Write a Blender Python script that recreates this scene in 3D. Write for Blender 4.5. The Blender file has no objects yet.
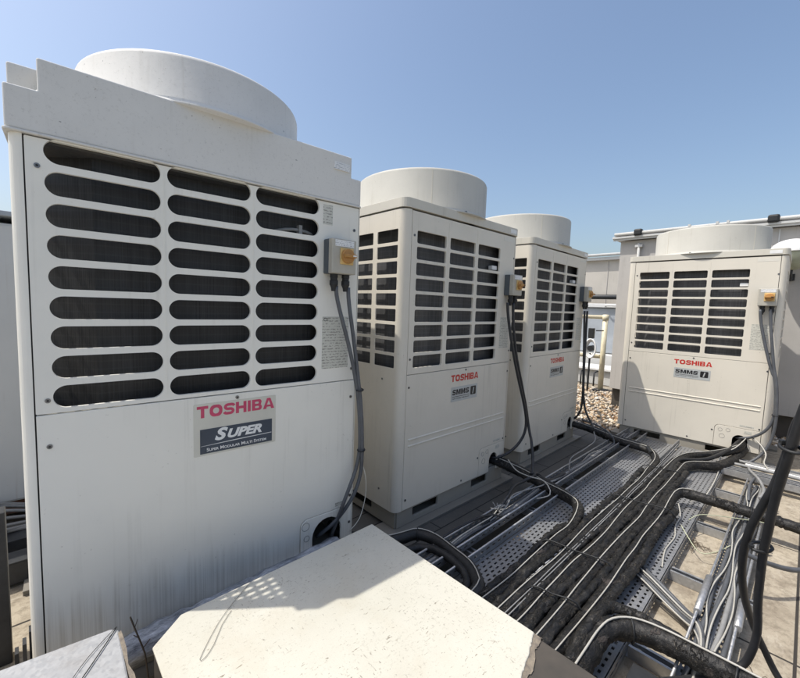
import bpy, bmesh, math, random
from mathutils import Vector, Matrix, noise
from mathutils.geometry import tessellate_polygon
random.seed(7)
SC = bpy.context.scene
COL = SC.collection
PI = math.pi

# ------------------------------------------------------------------ materials
def new_mat(name):
    m = bpy.data.materials.new(name); m.use_nodes = True
    nt = m.node_tree
    return m, nt, nt.nodes['Principled BSDF']

def N(nt, t, **k):
    n = nt.nodes.new(t)
    for a, b in k.items():
        if a in n.inputs.keys() if isinstance(a, str) else False:
            n.inputs[a].default_value = b
        else:
            setattr(n, a, b)
    return n

def coords(nt, scale=(1, 1, 1), kind='Object'):
    tc = nt.nodes.new('ShaderNodeTexCoord'); mp = nt.nodes.new('ShaderNodeMapping')
    mp.inputs['Scale'].default_value = scale
    nt.links.new(tc.outputs[kind], mp.inputs['Vector'])
    return mp.outputs['Vector']

def tex_noise(nt, vec, scale, detail=4, rough=.6):
    n = nt.nodes.new('ShaderNodeTexNoise')
    n.inputs['Scale'].default_value = scale; n.inputs['Detail'].default_value = detail
    n.inputs['Roughness'].default_value = rough
    nt.links.new(vec, n.inputs['Vector'])
    return n.outputs['Fac']

def ramp(nt, fac, a, b, ca=(0, 0, 0, 1), cb=(1, 1, 1, 1)):
    r = nt.nodes.new('ShaderNodeValToRGB')
    r.color_ramp.elements[0].position = a; r.color_ramp.elements[0].color = ca
    r.color_ramp.elements[1].position = b; r.color_ramp.elements[1].color = cb
    nt.links.new(fac, r.inputs['Fac'])
    return r.outputs['Color']

def mix(nt, fac, a, b, mode='MIX'):
    m = nt.nodes.new('ShaderNodeMix'); m.data_type = 'RGBA'; m.blend_type = mode
    for sock, v in ((m.inputs[0], fac), (m.inputs[6], a), (m.inputs[7], b)):
        if hasattr(v, 'links') or hasattr(v, 'is_linked'):
            nt.links.new(v, sock)
        elif isinstance(v, (int, float)):
            sock.default_value = v
        else:
            sock.default_value = (*v, 1) if len(v) == 3 else v
    return m.outputs[2]

def math_n(nt, op, a, b=0.0, clamp=False):
    m = nt.nodes.new('ShaderNodeMath'); m.operation = op; m.use_clamp = clamp
    for s, v in ((m.inputs[0], a), (m.inputs[1], b)):
        if isinstance(v, (int, float)): s.default_value = v
        else: nt.links.new(v, s)
    return m.outputs[0]

def bump(nt, bs, h, strength, dist):
    b = nt.nodes.new('ShaderNodeBump'); b.inputs['Strength'].default_value = strength
    b.inputs['Distance'].default_value = dist
    nt.links.new(h, b.inputs['Height']); nt.links.new(b.outputs['Normal'], bs.inputs['Normal'])

def mat_paint(name, col, rough=.42, dirt=.25, dirtcol=(.30, .27, .21), streak=.25, low_streak=0., pit=0., bumps=.0):
    m, nt, bs = new_mat(name)
    oi = nt.nodes.new('ShaderNodeObjectInfo'); va = nt.nodes.new('ShaderNodeVectorMath'); va.operation = 'ADD'
    nt.links.new(coords(nt), va.inputs[0]); nt.links.new(math_n(nt, 'MULTIPLY', oi.outputs['Random'], 17.0), va.inputs[1])
    v = va.outputs[0]
    big = tex_noise(nt, v, 3.1, 5, .6)
    fine = tex_noise(nt, v, 60, 3, .7)
    c = mix(nt, math_n(nt, 'MULTIPLY', ramp(nt, big, .40, .78), dirt), col, tuple(x * .82 for x in col))
    sm_ = nt.nodes.new('ShaderNodeVectorMath'); sm_.operation = 'MULTIPLY'; nt.links.new(v, sm_.inputs[0]); sm_.inputs[1].default_value = (55, 55, 1.6)
    sv = sm_.outputs[0]
    st = ramp(nt, tex_noise(nt, sv, 1.0, 3, .6), .56, .76)
    c = mix(nt, math_n(nt, 'MULTIPLY', math_n(nt, 'MULTIPLY', st, ramp(nt, big, .42, .62)), streak), c, dirtcol)
    # small specks of grime
    sp = ramp(nt, tex_noise(nt, v, 95, 2, .5), .70, .76)
    sp = math_n(nt, 'MULTIPLY', sp, ramp(nt, tex_noise(nt, v, 7, 2, .5), .48, .62))
    c = mix(nt, math_n(nt, 'MULTIPLY', sp, .5 * dirt * 2), c, dirtcol)
    if low_streak:
        tc = nt.nodes.new('ShaderNodeTexCoord'); sx = nt.nodes.new('ShaderNodeSeparateXYZ')
        nt.links.new(tc.outputs['Object'], sx.inputs[0])
        edge = tex_noise(nt, coords(nt, (30, 30, 0.8)), 1.0, 4, .7)
        wide = tex_noise(nt, coords(nt, (2.2, 2.2, 0)), 1.0, 2, .5)
        zz = math_n(nt, 'ADD', math_n(nt, 'ADD', sx.outputs['Z'], math_n(nt, 'MULTIPLY', edge, -.24)), math_n(nt, 'MULTIPLY', math_n(nt, 'SUBTRACT', wide, .5), .35))
        mk = ramp(nt, zz, -.07, .10, (1, 1, 1, 1), (0, 0, 0, 1))
        lines = ramp(nt, tex_noise(nt, coords(nt, (120, 120, .9)), 1.0, 4, .7), .40, .64, (.30, .30, .30, 1), (1, 1, 1, 1))
        c = mix(nt, math_n(nt, 'MULTIPLY', math_n(nt, 'MULTIPLY', mk, lines), low_streak), c, (.23, .175, .09))
    if pit:
        pt = ramp(nt, tex_noise(nt, v, 120, 4, .85), .56, .72)
        c = mix(nt, math_n(nt, 'MULTIPLY', pt, pit), c, (.30, .29, .27))
        pv = ramp(nt, tex_noise(nt, v, 75, 1, .4), .772, .79)
        c = mix(nt, math_n(nt, 'MULTIPLY', pv, pit * 1.6, True), c, (.12, .12, .12))
    nt.links.new(c, bs.inputs['Base Color'])
    rr = mix(nt, fine, (rough * .85,) * 3, (rough * 1.25,) * 3)
    nt.links.new(rr, bs.inputs['Roughness'])
    b = nt.nodes.new('ShaderNodeMath'); b.operation = 'ADD'
    nt.links.new(big, b.inputs[0]); nt.links.new(math_n(nt, 'MULTIPLY', fine, .05 + bumps), b.inputs[1])
    bump(nt, bs, b.outputs[0], .12 + bumps, .004)
    bs.inputs['Specular IOR Level'].default_value = .4
    return m

def mat_simple(name, col, rough=.5, metal=0., var=.15, scale=20, bstr=.15, bdist=.002, spec=.5, col2=None):
    m, nt, bs = new_mat(name)
    v = coords(nt)
    f = tex_noise(nt, v, scale, 4, .65)
    c2 = col2 if col2 else tuple(max(0, x * (1 - var)) for x in col)
    c1 = tuple(min(1, x * (1 + var)) for x in col) if not col2 else col
    nt.links.new(mix(nt, ramp(nt, f, .35, .65), c1, c2), bs.inputs['Base Color'])
    bs.inputs['Roughness'].default_value = rough; bs.inputs['Metallic'].default_value = metal
    bs.inputs['Specular IOR Level'].default_value = spec
    if bstr: bump(nt, bs, f, bstr, bdist)
    return m

def mat_galv(name, base=.55, rough=.42, metal=.85, scale=90, dirt=.35):
    m, nt, bs = new_mat(name)
    v = coords(nt)
    vo = nt.nodes.new('ShaderNodeTexVoronoi'); vo.inputs['Scale'].default_value = scale
    nt.links.new(v, vo.inputs['Vector'])
    bw = nt.nodes.new('ShaderNodeRGBToBW'); nt.links.new(vo.outputs['Color'], bw.inputs[0])
    c = ramp(nt, bw.outputs[0], .1, .9, (base * .88, base * .90, base * .92, 1), (base * 1.08, base * 1.09, base * 1.10, 1))
    d = ramp(nt, tex_noise(nt, v, 9, 5, .7), .50, .72)
    c = mix(nt, math_n(nt, 'MULTIPLY', d, dirt), c, (.16, .13, .10))
    nt.links.new(c, bs.inputs['Base Color'])
    bs.inputs['Metallic'].default_value = metal
    r = ramp(nt, bw.outputs[0], 0, 1, (rough * .8,) * 3 + (1,), (rough * 1.3,) * 3 + (1,))
    nt.links.new(mix(nt, d, r, (.8, .8, .8)), bs.inputs['Roughness'])
    return m

def mat_foam(name):
    m, nt, bs = new_mat(name)
    v = coords(nt)
    a = tex_noise(nt, v, 18, 6, .72); b = tex_noise(nt, v, 150, 4, .75)
    st = tex_noise(nt, coords(nt, (.30, 1, 1)), 46, 5, .7)
    c = ramp(nt, a, .40, .74, (.006, .0058, .0055, 1), (.026, .024, .021, 1))
    rid = math_n(nt, 'ABSOLUTE', math_n(nt, 'SUBTRACT', st, .5))
    cr = ramp(nt, rid, .0, .045, (0, 0, 0, 1), (1, 1, 1, 1))
    torn = ramp(nt, tex_noise(nt, v, 9, 3, .6), .45, .60)
    crm = math_n(nt, 'MULTIPLY', math_n(nt, 'SUBTRACT', 1.0, cr), torn)
    c = mix(nt, crm, c, (.003, .003, .003))
    dust = math_n(nt, 'MULTIPLY', ramp(nt, b, .55, .68), ramp(nt, a, .45, .58))
    c = mix(nt, math_n(nt, 'MULTIPLY', dust, .55), c, (.22, .185, .14))
    peel = ramp(nt, tex_noise(nt, coords(nt, (.5, 1, 1)), 15, 4, .6), .64, .67)
    c = mix(nt, math_n(nt, 'MULTIPLY', peel, .7), c, (.060, .050, .046))
    nt.links.new(c, bs.inputs['Base Color'])
    nt.links.new(mix(nt, peel, (.5, .5, .5), (.85, .85, .85)), bs.inputs['Roughness'])
    h = math_n(nt, 'ADD', math_n(nt, 'MULTIPLY', crm, -1.0), math_n(nt, 'ADD', a, math_n(nt, 'ADD', math_n(nt, 'MULTIPLY', b, .30), math_n(nt, 'MULTIPLY', peel, .5))))
    bump(nt, bs, h, .75, .006)
    bs.inputs['Specular IOR Level'].default_value = .45
    return m

def mat_concrete(name):
    m, nt, bs = new_mat(name)
    v = coords(nt)
    a = tex_noise(nt, v, 2.2, 6, .65); b = tex_noise(nt, v, 34, 5, .75); g = tex_noise(nt, v, 210, 3, .8)
    c = ramp(nt, a, .32, .70, (.30, .255, .19, 1), (.44, .385, .295, 1))
    c = mix(nt, math_n(nt, 'MULTIPLY', ramp(nt, b, .47, .66), .65), c, (.17, .14, .10))
    c = mix(nt, math_n(nt, 'MULTIPLY', ramp(nt, tex_noise(nt, v, 7, 6, .75), .50, .66), .55), c, (.15, .12, .085))
    c = mix(nt, math_n(nt, 'MULTIPLY', ramp(nt, g, .60, .70), .55), c, (.12, .10, .075))
    c = mix(nt, math_n(nt, 'MULTIPLY', ramp(nt, tex_noise(nt, coords(nt, (1, 3, 1)), 6, 5, .8), .56, .70), .35), c, (.55, .50, .41))
    # slab joints
    br = nt.nodes.new('ShaderNodeTexBrick'); br.offset = 0.0
    br.inputs['Scale'].default_value = 1.0; br.inputs['Brick Width'].default_value = .90; br.inputs['Row Height'].default_value = .60
    br.inputs['Mortar Size'].default_value = .005; br.inputs['Mortar Smooth'].default_value = .3
    mp = nt.nodes.new('ShaderNodeMapping'); tc = nt.nodes.new('ShaderNodeTexCoord')
    mp.inputs['Location'].default_value = (.01, .062, 0)
    nt.links.new(tc.outputs['Object'], mp.inputs['Vector']); nt.links.new(mp.outputs['Vector'], br.inputs['Vector'])
    c = mix(nt, br.outputs['Fac'], c, (.035, .03, .025))
    nt.links.new(c, bs.inputs['Base Color']); bs.inputs['Roughness'].default_value = .9
    h = math_n(nt, 'ADD', math_n(nt, 'ADD', b, math_n(nt, 'MULTIPLY', g, .5)), math_n(nt, 'MULTIPLY', br.outputs['Fac'], -2.0))
    bump(nt, bs, h, .55, .004)
    return m

def mat_pavers(name):
    m, nt, bs = new_mat(name)
    v = coords(nt)
    br = nt.nodes.new('ShaderNodeTexBrick'); br.offset = .5
    br.inputs['Scale'].default_value = 1.0; br.inputs['Brick Width'].default_value = .6; br.inputs['Row Height'].default_value = .118
    br.inputs['Mortar Size'].default_value = .0035; br.inputs['Mortar Smooth'].default_value = .2
    nt.links.new(v, br.inputs['Vector'])
    b = tex_noise(nt, v, 24, 5, .75); a = tex_noise(nt, v, 3, 4, .6)
    c = ramp(nt, a, .3, .7, (.065, .062, .056, 1), (.11, .105, .095, 1))
    c = mix(nt, math_n(nt, 'MULTIPLY', ramp(nt, b, .5, .7), .6), c, (.085, .08, .07))
    c = mix(nt, math_n(nt, 'MULTIPLY', ramp(nt, tex_noise(nt, v, 150, 3, .8), .62, .70), .5), c, (.28, .26, .23))
    c = mix(nt, br.outputs['Fac'], c, (.012, .012, .012))
    nt.links.new(c, bs.inputs['Base Color']); bs.inputs['Roughness'].default_value = .85
    bump(nt, bs, math_n(nt, 'SUBTRACT', b, math_n(nt, 'MULTIPLY', br.outputs['Fac'], 2.0)), .5, .003)
    return m

def mat_speckle(name):      # cream coated box top: sandy grit, hairline scratches, grime
    m, nt, bs = new_mat(name)
    v = coords(nt)
    a = tex_noise(nt, v, 2.6, 5, .6); b = tex_noise(nt, coords(nt, (1, 1.7, 1)), 85, 4, .85); g = tex_noise(nt, v, 260, 3, .8)
    c = ramp(nt, a, .3, .7, (.52, .50, .42, 1), (.61, .59, .51, 1))
    c = mix(nt, math_n(nt, 'MULTIPLY', math_n(nt, 'MULTIPLY', ramp(nt, b, .575, .64), ramp(nt, tex_noise(nt, v, 11, 4, .7), .40, .60)), .62), c, (.23, .20, .14))
    c = mix(nt, math_n(nt, 'MULTIPLY', ramp(nt, g, .60, .72), .28), c, (.36, .31, .22))
    dsh = ramp(nt, tex_noise(nt, coords(nt, (2.6, 1, 1)), 60, 3, .7), .620, .65)
    c = mix(nt, math_n(nt, 'MULTIPLY', math_n(nt, 'MULTIPLY', dsh, ramp(nt, tex_noise(nt, v, 6, 3, .6), .46, .62)), .65), c, (.15, .13, .10))
    dsh2 = ramp(nt, tex_noise(nt, coords(nt, (1, 3.2, 1)), 48, 3, .7), .635, .66)
    c = mix(nt, math_n(nt, 'MULTIPLY', math_n(nt, 'MULTIPLY', dsh2, ramp(nt, tex_noise(nt, v, 5, 3, .6), .46, .60)), .8), c, (.17, .14, .10))
    sm = ramp(nt, tex_noise(nt, v, 3.5, 5, .7), .52, .68)
    c = mix(nt, math_n(nt, 'MULTIPLY', sm, .28), c, (.50, .44, .33))
    nt.links.new(c, bs.inputs['Base Color']); bs.inputs['Roughness'].default_value = .72
    bump(nt, bs, math_n(nt, 'ADD', g, math_n(nt, 'MULTIPLY', b, .6)), .35, .0015)
    bs.inputs['Specular IOR Level'].default_value = .3
    return m

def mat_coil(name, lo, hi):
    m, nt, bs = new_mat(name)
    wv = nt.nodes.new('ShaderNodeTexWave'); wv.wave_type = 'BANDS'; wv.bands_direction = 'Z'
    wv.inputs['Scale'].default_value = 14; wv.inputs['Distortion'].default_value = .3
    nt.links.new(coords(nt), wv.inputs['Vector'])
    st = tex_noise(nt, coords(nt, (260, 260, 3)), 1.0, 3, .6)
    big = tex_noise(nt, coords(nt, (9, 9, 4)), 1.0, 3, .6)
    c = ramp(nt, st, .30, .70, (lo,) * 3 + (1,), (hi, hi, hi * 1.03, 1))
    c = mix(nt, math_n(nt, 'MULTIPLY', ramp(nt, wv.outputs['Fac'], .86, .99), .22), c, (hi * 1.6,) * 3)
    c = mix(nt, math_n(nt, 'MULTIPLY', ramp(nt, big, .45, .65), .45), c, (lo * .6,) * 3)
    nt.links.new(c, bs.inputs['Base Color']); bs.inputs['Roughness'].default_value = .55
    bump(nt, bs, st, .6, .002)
    return m

def mat_foil(name):
    m, nt, bs = new_mat(name)
    f = tex_noise(nt, coords(nt, (9, 40, 40)), 1.0, 6, .8)
    c = ramp(nt, f, .36, .66, (.16, .17, .19, 1), (.78, .80, .84, 1))
    nt.links.new(c, bs.inputs['Base Color']); bs.inputs['Metallic'].default_value = .30; bs.inputs['Roughness'].default_value = .38
    bump(nt, bs, f, .9, .008)
    return m

def mat_fineprint(name, base, ink, rows=95, words=40):   # small unreadable print on a rating plate
    m, nt, bs = new_mat(name)
    v = coords(nt, (words * 3.0, 1, rows * 2.0))
    wv = math_n(nt, 'FRACT', math_n(nt, 'MULTIPLY', sep_z(nt), rows))
    rowm = math_n(nt, 'GREATER_THAN', wv, .52)
    n = ramp(nt, tex_noise(nt, v, 1.0, 2, .5), .47, .53)
    c = mix(nt, math_n(nt, 'MULTIPLY', math_n(nt, 'MULTIPLY', rowm, n), .65), base, ink)
    nt.links.new(c, bs.inputs['Base Color']); bs.inputs['Roughness'].default_value = .4
    return m
def sep_z(nt):
    tc = nt.nodes.new('ShaderNodeTexCoord'); sx = nt.nodes.new('ShaderNodeSeparateXYZ')
    nt.links.new(tc.outputs['Object'], sx.inputs[0]); return sx.outputs['Z']

M = {}
M['paint_old'] = mat_paint('paint_old', (.80, .775, .695), .40, .35, streak=.22, low_streak=.40)
M['hood_old'] = mat_paint('hood_old', (.665, .655, .62), .60, .7, streak=.40, pit=.36, bumps=.22)
M['paint'] = mat_paint('paint', (.69, .645, .55), .40, .5, streak=.34)
M['lid'] = mat_paint('lid', (.60, .57, .49), .50, .45, streak=.35, pit=.10)
M['shroud'] = mat_paint('shroud', (.50, .485, .43), .60, .7, streak=.5, pit=.16, bumps=.15)
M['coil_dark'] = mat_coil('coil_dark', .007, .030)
M['coil'] = mat_coil('coil', .048, .105)
M['steel_in'] = mat_galv('steel_in', .06, .6, .2)
M['rail'] = mat_paint('rail', (.22, .205, .175), .6, .5, streak=.3)
M['base'] = mat_paint('base', (.34, .315, .265), .6, .6, streak=.4)  # unit paint darkened, shade under the casing put into the colour
M['inner'] = mat_simple('inner', (.10, .10, .10), .8)
M['screw'] = mat_simple('screw', (.22, .22, .22), .4, .8, bstr=0)
M['screw_hole'] = mat_simple('screw_hole', (.02, .02, .02), .6, bstr=0)
M['sticker'] = mat_simple('sticker', (.67, .64, .56), .45, var=.03, bstr=0)
M['sticker_old'] = mat_simple('sticker_old', (.60, .58, .50), .5, var=.04, scale=9, bstr=0)
M['red'] = mat_simple('red', (.52, .030, .020), .45, var=.06, bstr=0)
M['pink'] = mat_simple('pink', (.53, .055, .125), .45, var=.08, scale=30, bstr=0)
M['navy'] = mat_simple('navy', (.035, .05, .075), .45, var=.08, bstr=0)
M['white'] = mat_simple('white', (.75, .75, .73), .5, var=.04, bstr=0)
M['silverplate'] = mat_simple('silverplate', (.46, .48, .47), .45, .1, var=.05, bstr=0)
M['ink'] = mat_simple('ink', (.012, .012, .014), .45, bstr=0)
M['fineprint'] = mat_fineprint('fineprint', (.58, .57, .50), (.16, .15, .13))
M['fineprint_white'] = mat_fineprint('fineprint_white', (.74, .75, .74), (.25, .25, .28), 160, 60)
M['iso_grey'] = mat_simple('iso_grey', (.42, .40, .34), .5, var=.06)
M['iso_dark'] = mat_simple('iso_dark', (.075, .088, .10), .55, var=.1)
M['iso_yellow'] = mat_simple('iso_yellow', (.62, .43, .17), .5, var=.12, scale=40)
M['iso_knob'] = mat_simple('iso_knob', (.42, .21, .055), .45, var=.12, scale=40)
M['rubber'] = mat_simple('rubber', (.012, .013, .014), .55, var=.2)
M['cable_grey'] = mat_simple('cable_grey', (.085, .090, .098), .5, var=.15, scale=14, bstr=.1)
M['cable_light'] = mat_simple('cable_light', (.24, .24, .235), .5, var=.15, scale=14, bstr=.1)
M['cable_black'] = mat_simple('cable_black', (.022, .023, .026), .5, var=.2, scale=18, bstr=.2)
M['cable_white'] = mat_simple('cable_white', (.43, .415, .37), .5, var=.08, scale=16, bstr=0)
M['cable_green'] = mat_simple('cable_green', (.46, .48, .33), .5, var=.1, bstr=0)
M['foam'] = mat_foam('foam')
M['foam_smooth'] = mat_simple('foam_smooth', (.013, .0130, .013), .55, var=.4, scale=34, bstr=.7, bdist=.005)
M['tray'] = mat_galv('tray', .33, .45, .6, 120, .35)
M['galv'] = mat_galv('galv', .44, .42, .7, 80, .3)
M['galv_box'] = mat_galv('galv_box', .37, .5, .20, 150, .35)
M['concrete'] = mat_concrete('concrete')
M['pavers'] = mat_pavers('pavers')
M['speckle'] = mat_speckle('speckle')
M['torn_edge'] = mat_simple('torn_edge', (.26, .22, .165), .85, var=.3, scale=60, bstr=.8, bdist=.004, col2=(.14, .12, .10))
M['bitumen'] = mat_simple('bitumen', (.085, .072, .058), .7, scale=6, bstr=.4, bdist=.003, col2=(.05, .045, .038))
M['foil'] = mat_foil('foil')
M['wall'] = mat_paint('wall', (.46, .44, .41), .8, .6, streak=.45, dirtcol=(.22, .2, .17))
M['wall_far'] = mat_paint('wall_far', (.50, .47, .42), .8, .6, streak=.35)
M['coping'] = mat_paint('coping', (.56, .56, .54), .55, .6, streak=.5)
M['cabinet_grey'] = mat_paint('cabinet_grey', (.60, .61, .60), .5, .4, streak=.3, dirtcol=(.28, .17, .09))
M['tank'] = mat_simple('tank', (.34, .37, .40), .5, var=.1, scale=4)
M['cream_pipe'] = mat_simple('cream_pipe', (.68, .61, .43), .5, var=.12, scale=10)
M['rust'] = mat_simple('rust', (.22, .09, .045), .85, scale=30, bstr=.6, col2=(.08, .04, .025))
M['lamp_glass'] = mat_simple('lamp_glass', (.34, .36, .27), .3, var=.08)
M['wood'] = mat_simple('wood', (.10, .075, .05), .8)
M['dark_metal'] = mat_simple('dark_metal', (.04, .042, .045), .5, .3)
def mat_stones(name):
    m, nt, bs = new_mat(name)
    v = coords(nt); vo = nt.nodes.new('ShaderNodeTexVoronoi'); vo.inputs['Scale'].default_value = 26
    nt.links.new(v, vo.inputs['Vector']); bw = nt.nodes.new('ShaderNodeRGBToBW'); nt.links.new(vo.outputs['Color'], bw.inputs[0])
    r = nt.nodes.new('ShaderNodeValToRGB'); nt.links.new(bw.outputs[0], r.inputs['Fac'])
    e = r.color_ramp.elements; e[0].position = .15; e[0].color = (.22, .13, .07, 1); e[1].position = .85; e[1].color = (.72, .68, .60, 1)
    for p, c in ((.35, (.44, .31, .18, 1)), (.55, (.60, .52, .40, 1)), (.7, (.33, .29, .25, 1))):
        q = e.new(p); q.color = c
    nt.links.new(r.outputs['Color'], bs.inputs['Base Color']); bs.inputs['Roughness'].default_value = .8
    return m
M['stones'] = mat_stones('stones')

# ------------------------------------------------------------------ mesh builder
class MB:
    def __init__(s): s.v = []; s.f = []; s.sm = []; s.flat = False
    def add(s, vs, fs, smooth=False, mat=None):
        b = len(s.v)
        for p in vs:
            p = Vector(p)
            s.v.append(mat @ p if mat else p)
        for f in fs: s.f.append([b + i for i in f]); s.sm.append(smooth)
        return s
    def box(s, x0, x1, y0, y1, z0, z1, mat=None):
        vs = [(x0, y0, z0), (x1, y0, z0), (x1, y1, z0), (x0, y1, z0), (x0, y0, z1), (x1, y0, z1), (x1, y1, z1), (x0, y1, z1)]
        return s.add(vs, [(0, 3, 2, 1), (4, 5, 6, 7), (0, 1, 5, 4), (1, 2, 6, 5), (2, 3, 7, 6), (3, 0, 4, 7)], mat=mat)
    def lathe(s, prof, seg=48, mat=None, smooth=True, close=False):
        vs = []; fs = []; n = len(prof)
        for i in range(seg):
            a = 2 * PI * i / seg
            for r, z in prof: vs.append((r * math.cos(a), r * math.sin(a), z))
        for i in range(seg):
            j = (i + 1) % seg
            for k in range(n - 1 + (1 if close else 0)):
                k2 = (k + 1) % n
                fs.append((i * n + k, j * n + k, j * n + k2, i * n + k2))
        return s.add(vs, fs, smooth, mat)
    def cyl(s, c, r, h, axis='z', seg=20, r2=None):
        r2 = r if r2 is None else r2
        m = Matrix.Translation(c)
        if axis == 'y': m = m @ Matrix.Rotation(-PI / 2, 4, 'X')
        if axis == 'x': m = m @ Matrix.Rotation(PI / 2, 4, 'Y')
        return s.lathe([(0, 0), (r, 0), (r, 0), (r2, h), (r2, h), (0, h)], seg, m, smooth=False)
    def tube(s, pts, r, seg=8, smooth=True, jit=0., cap=True, rfun=None, torn=0.):
        pts = [Vector(p) for p in pts]; n = len(pts); vs = []; fs = []
        up = Vector((0, 0, 1))
        t0 = (pts[1] - pts[0]).normalized()
        nrm = t0.orthogonal().normalized()
        for i in range(n):
            t = (pts[min(i + 1, n - 1)] - pts[max(i - 1, 0)]).normalized()
            nrm = (nrm - t * nrm.dot(t)).normalized(); bn = t.cross(nrm)
            for k in range(seg):
                a = 2 * PI * k / seg; d = nrm * math.cos(a) + bn * math.sin(a)
                rr = r if rfun is None else rfun(i / (n - 1)) * r
                if jit:
                    q = (pts[i] + d * r)
                    rr *= 1 + jit * (noise.noise(q * 34) + .6 * noise.noise(q * 90 + Vector((5, 1, 2))))
                if torn:
                    q = pts[i] + d * r
                    a1 = 1 - abs(noise.noise(Vector((q.x * 22, q.y * 60, q.z * 60)))) * 2.2
                    b1 = noise.noise(q * 13 + Vector((3, 7, 1)))
                    rr *= 1 - torn * max(0, a1 - .35) * max(0, b1 + .25) * 1.6 + torn * .35 * noise.noise(q * 150)
                vs.append(pts[i] + d * rr)
        for i in range(n - 1):
            for k in range(seg):
                k2 = (k + 1) % seg
                fs.append((i * seg + k, i * seg + k2, (i + 1) * seg + k2, (i + 1) * seg + k))
        s.add(vs, fs, smooth)
        if cap:
            b = len(s.v) - n * seg
            s.f.append([b + k for k in range(seg)][::-1]); s.sm.append(False)
            s.f.append([b + (n - 1) * seg + k for k in range(seg)]); s.sm.append(False)
        return s
    def plate(s, outer, holes, t, mp):
        """2-D outline with holes, front face at w=0, back at w=t; mp(u,v,w)->xyz"""
        loops = [outer] + holes; s.flat = True
        P = [[Vector((a, b, 0)) for a, b in L] for L in loops]
        tri = tessellate_polygon(P)
        flat = [q for L in P for q in L]; n = len(flat)
        vs = [mp(q.x, q.y, 0) for q in flat] + [mp(q.x, q.y, t) for q in flat]
        fs = []
        for a, b, c in tri:
            A, B, C = flat[a], flat[b], flat[c]
            if (B - A).cross(C - A).z < 0: b, c = c, b
            fs.append((a, b, c)); fs.append((a + n, c + n, b + n))
        o = 0
        for L in P:
            m = len(L)
            ar = sum(L[i].x * L[(i + 1) % m].y - L[(i + 1) % m].x * L[i].y for i in range(m))
            first = L is P[0]
            for i in range(m):
                a, b = o + i, o + (i + 1) % m
                if (ar > 0) == first: fs.append((a, a + n, b + n, b))
                else: fs.append((a, b, b + n, a + n))
            o += m
        return s.add(vs, fs)
    def build(s, name, mat, parent=None, bevel=0., seg=2, solid=0.):
        me = bpy.data.meshes.new(name)
        me.from_pydata([tuple(p) for p in s.v], [], s.f)
        me.polygons.foreach_set('use_smooth', s.sm)
        me.materials.append(M[mat] if isinstance(mat, str) else mat)
        me.update()
        bm_ = bmesh.new(); bm_.from_mesh(me); bmesh.ops.recalc_face_normals(bm_, faces=bm_.faces)
        if s.flat: bmesh.ops.dissolve_limit(bm_, angle_limit=.015, verts=bm_.verts, edges=bm_.edges)
        bm_.to_mesh(me); bm_.free()
        o = bpy.data.objects.new(name, me); COL.objects.link(o)
        if parent is not None: o.parent = parent
        if solid:
            md = o.modifiers.new('solid', 'SOLIDIFY'); md.thickness = solid; md.offset = -1
        if bevel:
            md = o.modifiers.new('bevel', 'BEVEL'); md.width = bevel; md.segments = seg
            md.limit_method = 'ANGLE'; md.angle_limit = math.radians(35); md.harden_normals = False
        return o

def rrect(x0, x1, z0, z1, r, k=5):
    r = min(r, (x1 - x0) / 2 - 1e-5, (z1 - z0) / 2 - 1e-5)
    pts = []
    for cx, cz, a0 in ((x1 - r, z0 + r, -PI / 2), (x1 - r, z1 - r, 0), (x0 + r, z1 - r, PI / 2), (x0 + r, z0 + r, PI)):
        for i in range(k + 1):
            a = a0 + PI / 2 * i / k; pts.append((cx + r * math.cos(a), cz + r * math.sin(a)))
    return pts

def smooth_path(pts, step=.02):
    P = [Vector(p) for p in pts]; out = []
    n = len(P)
    for i in range(n - 1):
        p0 = P[max(i - 1, 0)]; p1 = P[i]; p2 = P[i + 1]; p3 = P[min(i + 2, n - 1)]
        m = max(2, int((p2 - p1).length / step))
        for j in range(m):
            t = j / m
            out.append(.5 * ((2 * p1) + (p2 - p0) * t + (2 * p0 - 5 * p1 + 4 * p2 - p3) * t * t + (-p0 + 3 * p1 - 3 * p2 + p3) * t ** 3))
    out.append(P[-1])
    return out

def empty(name, loc, rz=0):
    o = bpy.data.objects.new(name, None); COL.objects.link(o); o.location = loc; o.rotation_euler = (0, 0, rz)
    o.empty_display_size = .1
    return o
def tag(o, label, cat, group=None):
    o['label'] = label; o['category'] = cat
    if group: o['group'] = group
    return o
def struct(o): o['kind'] = 'structure'; return o

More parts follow.
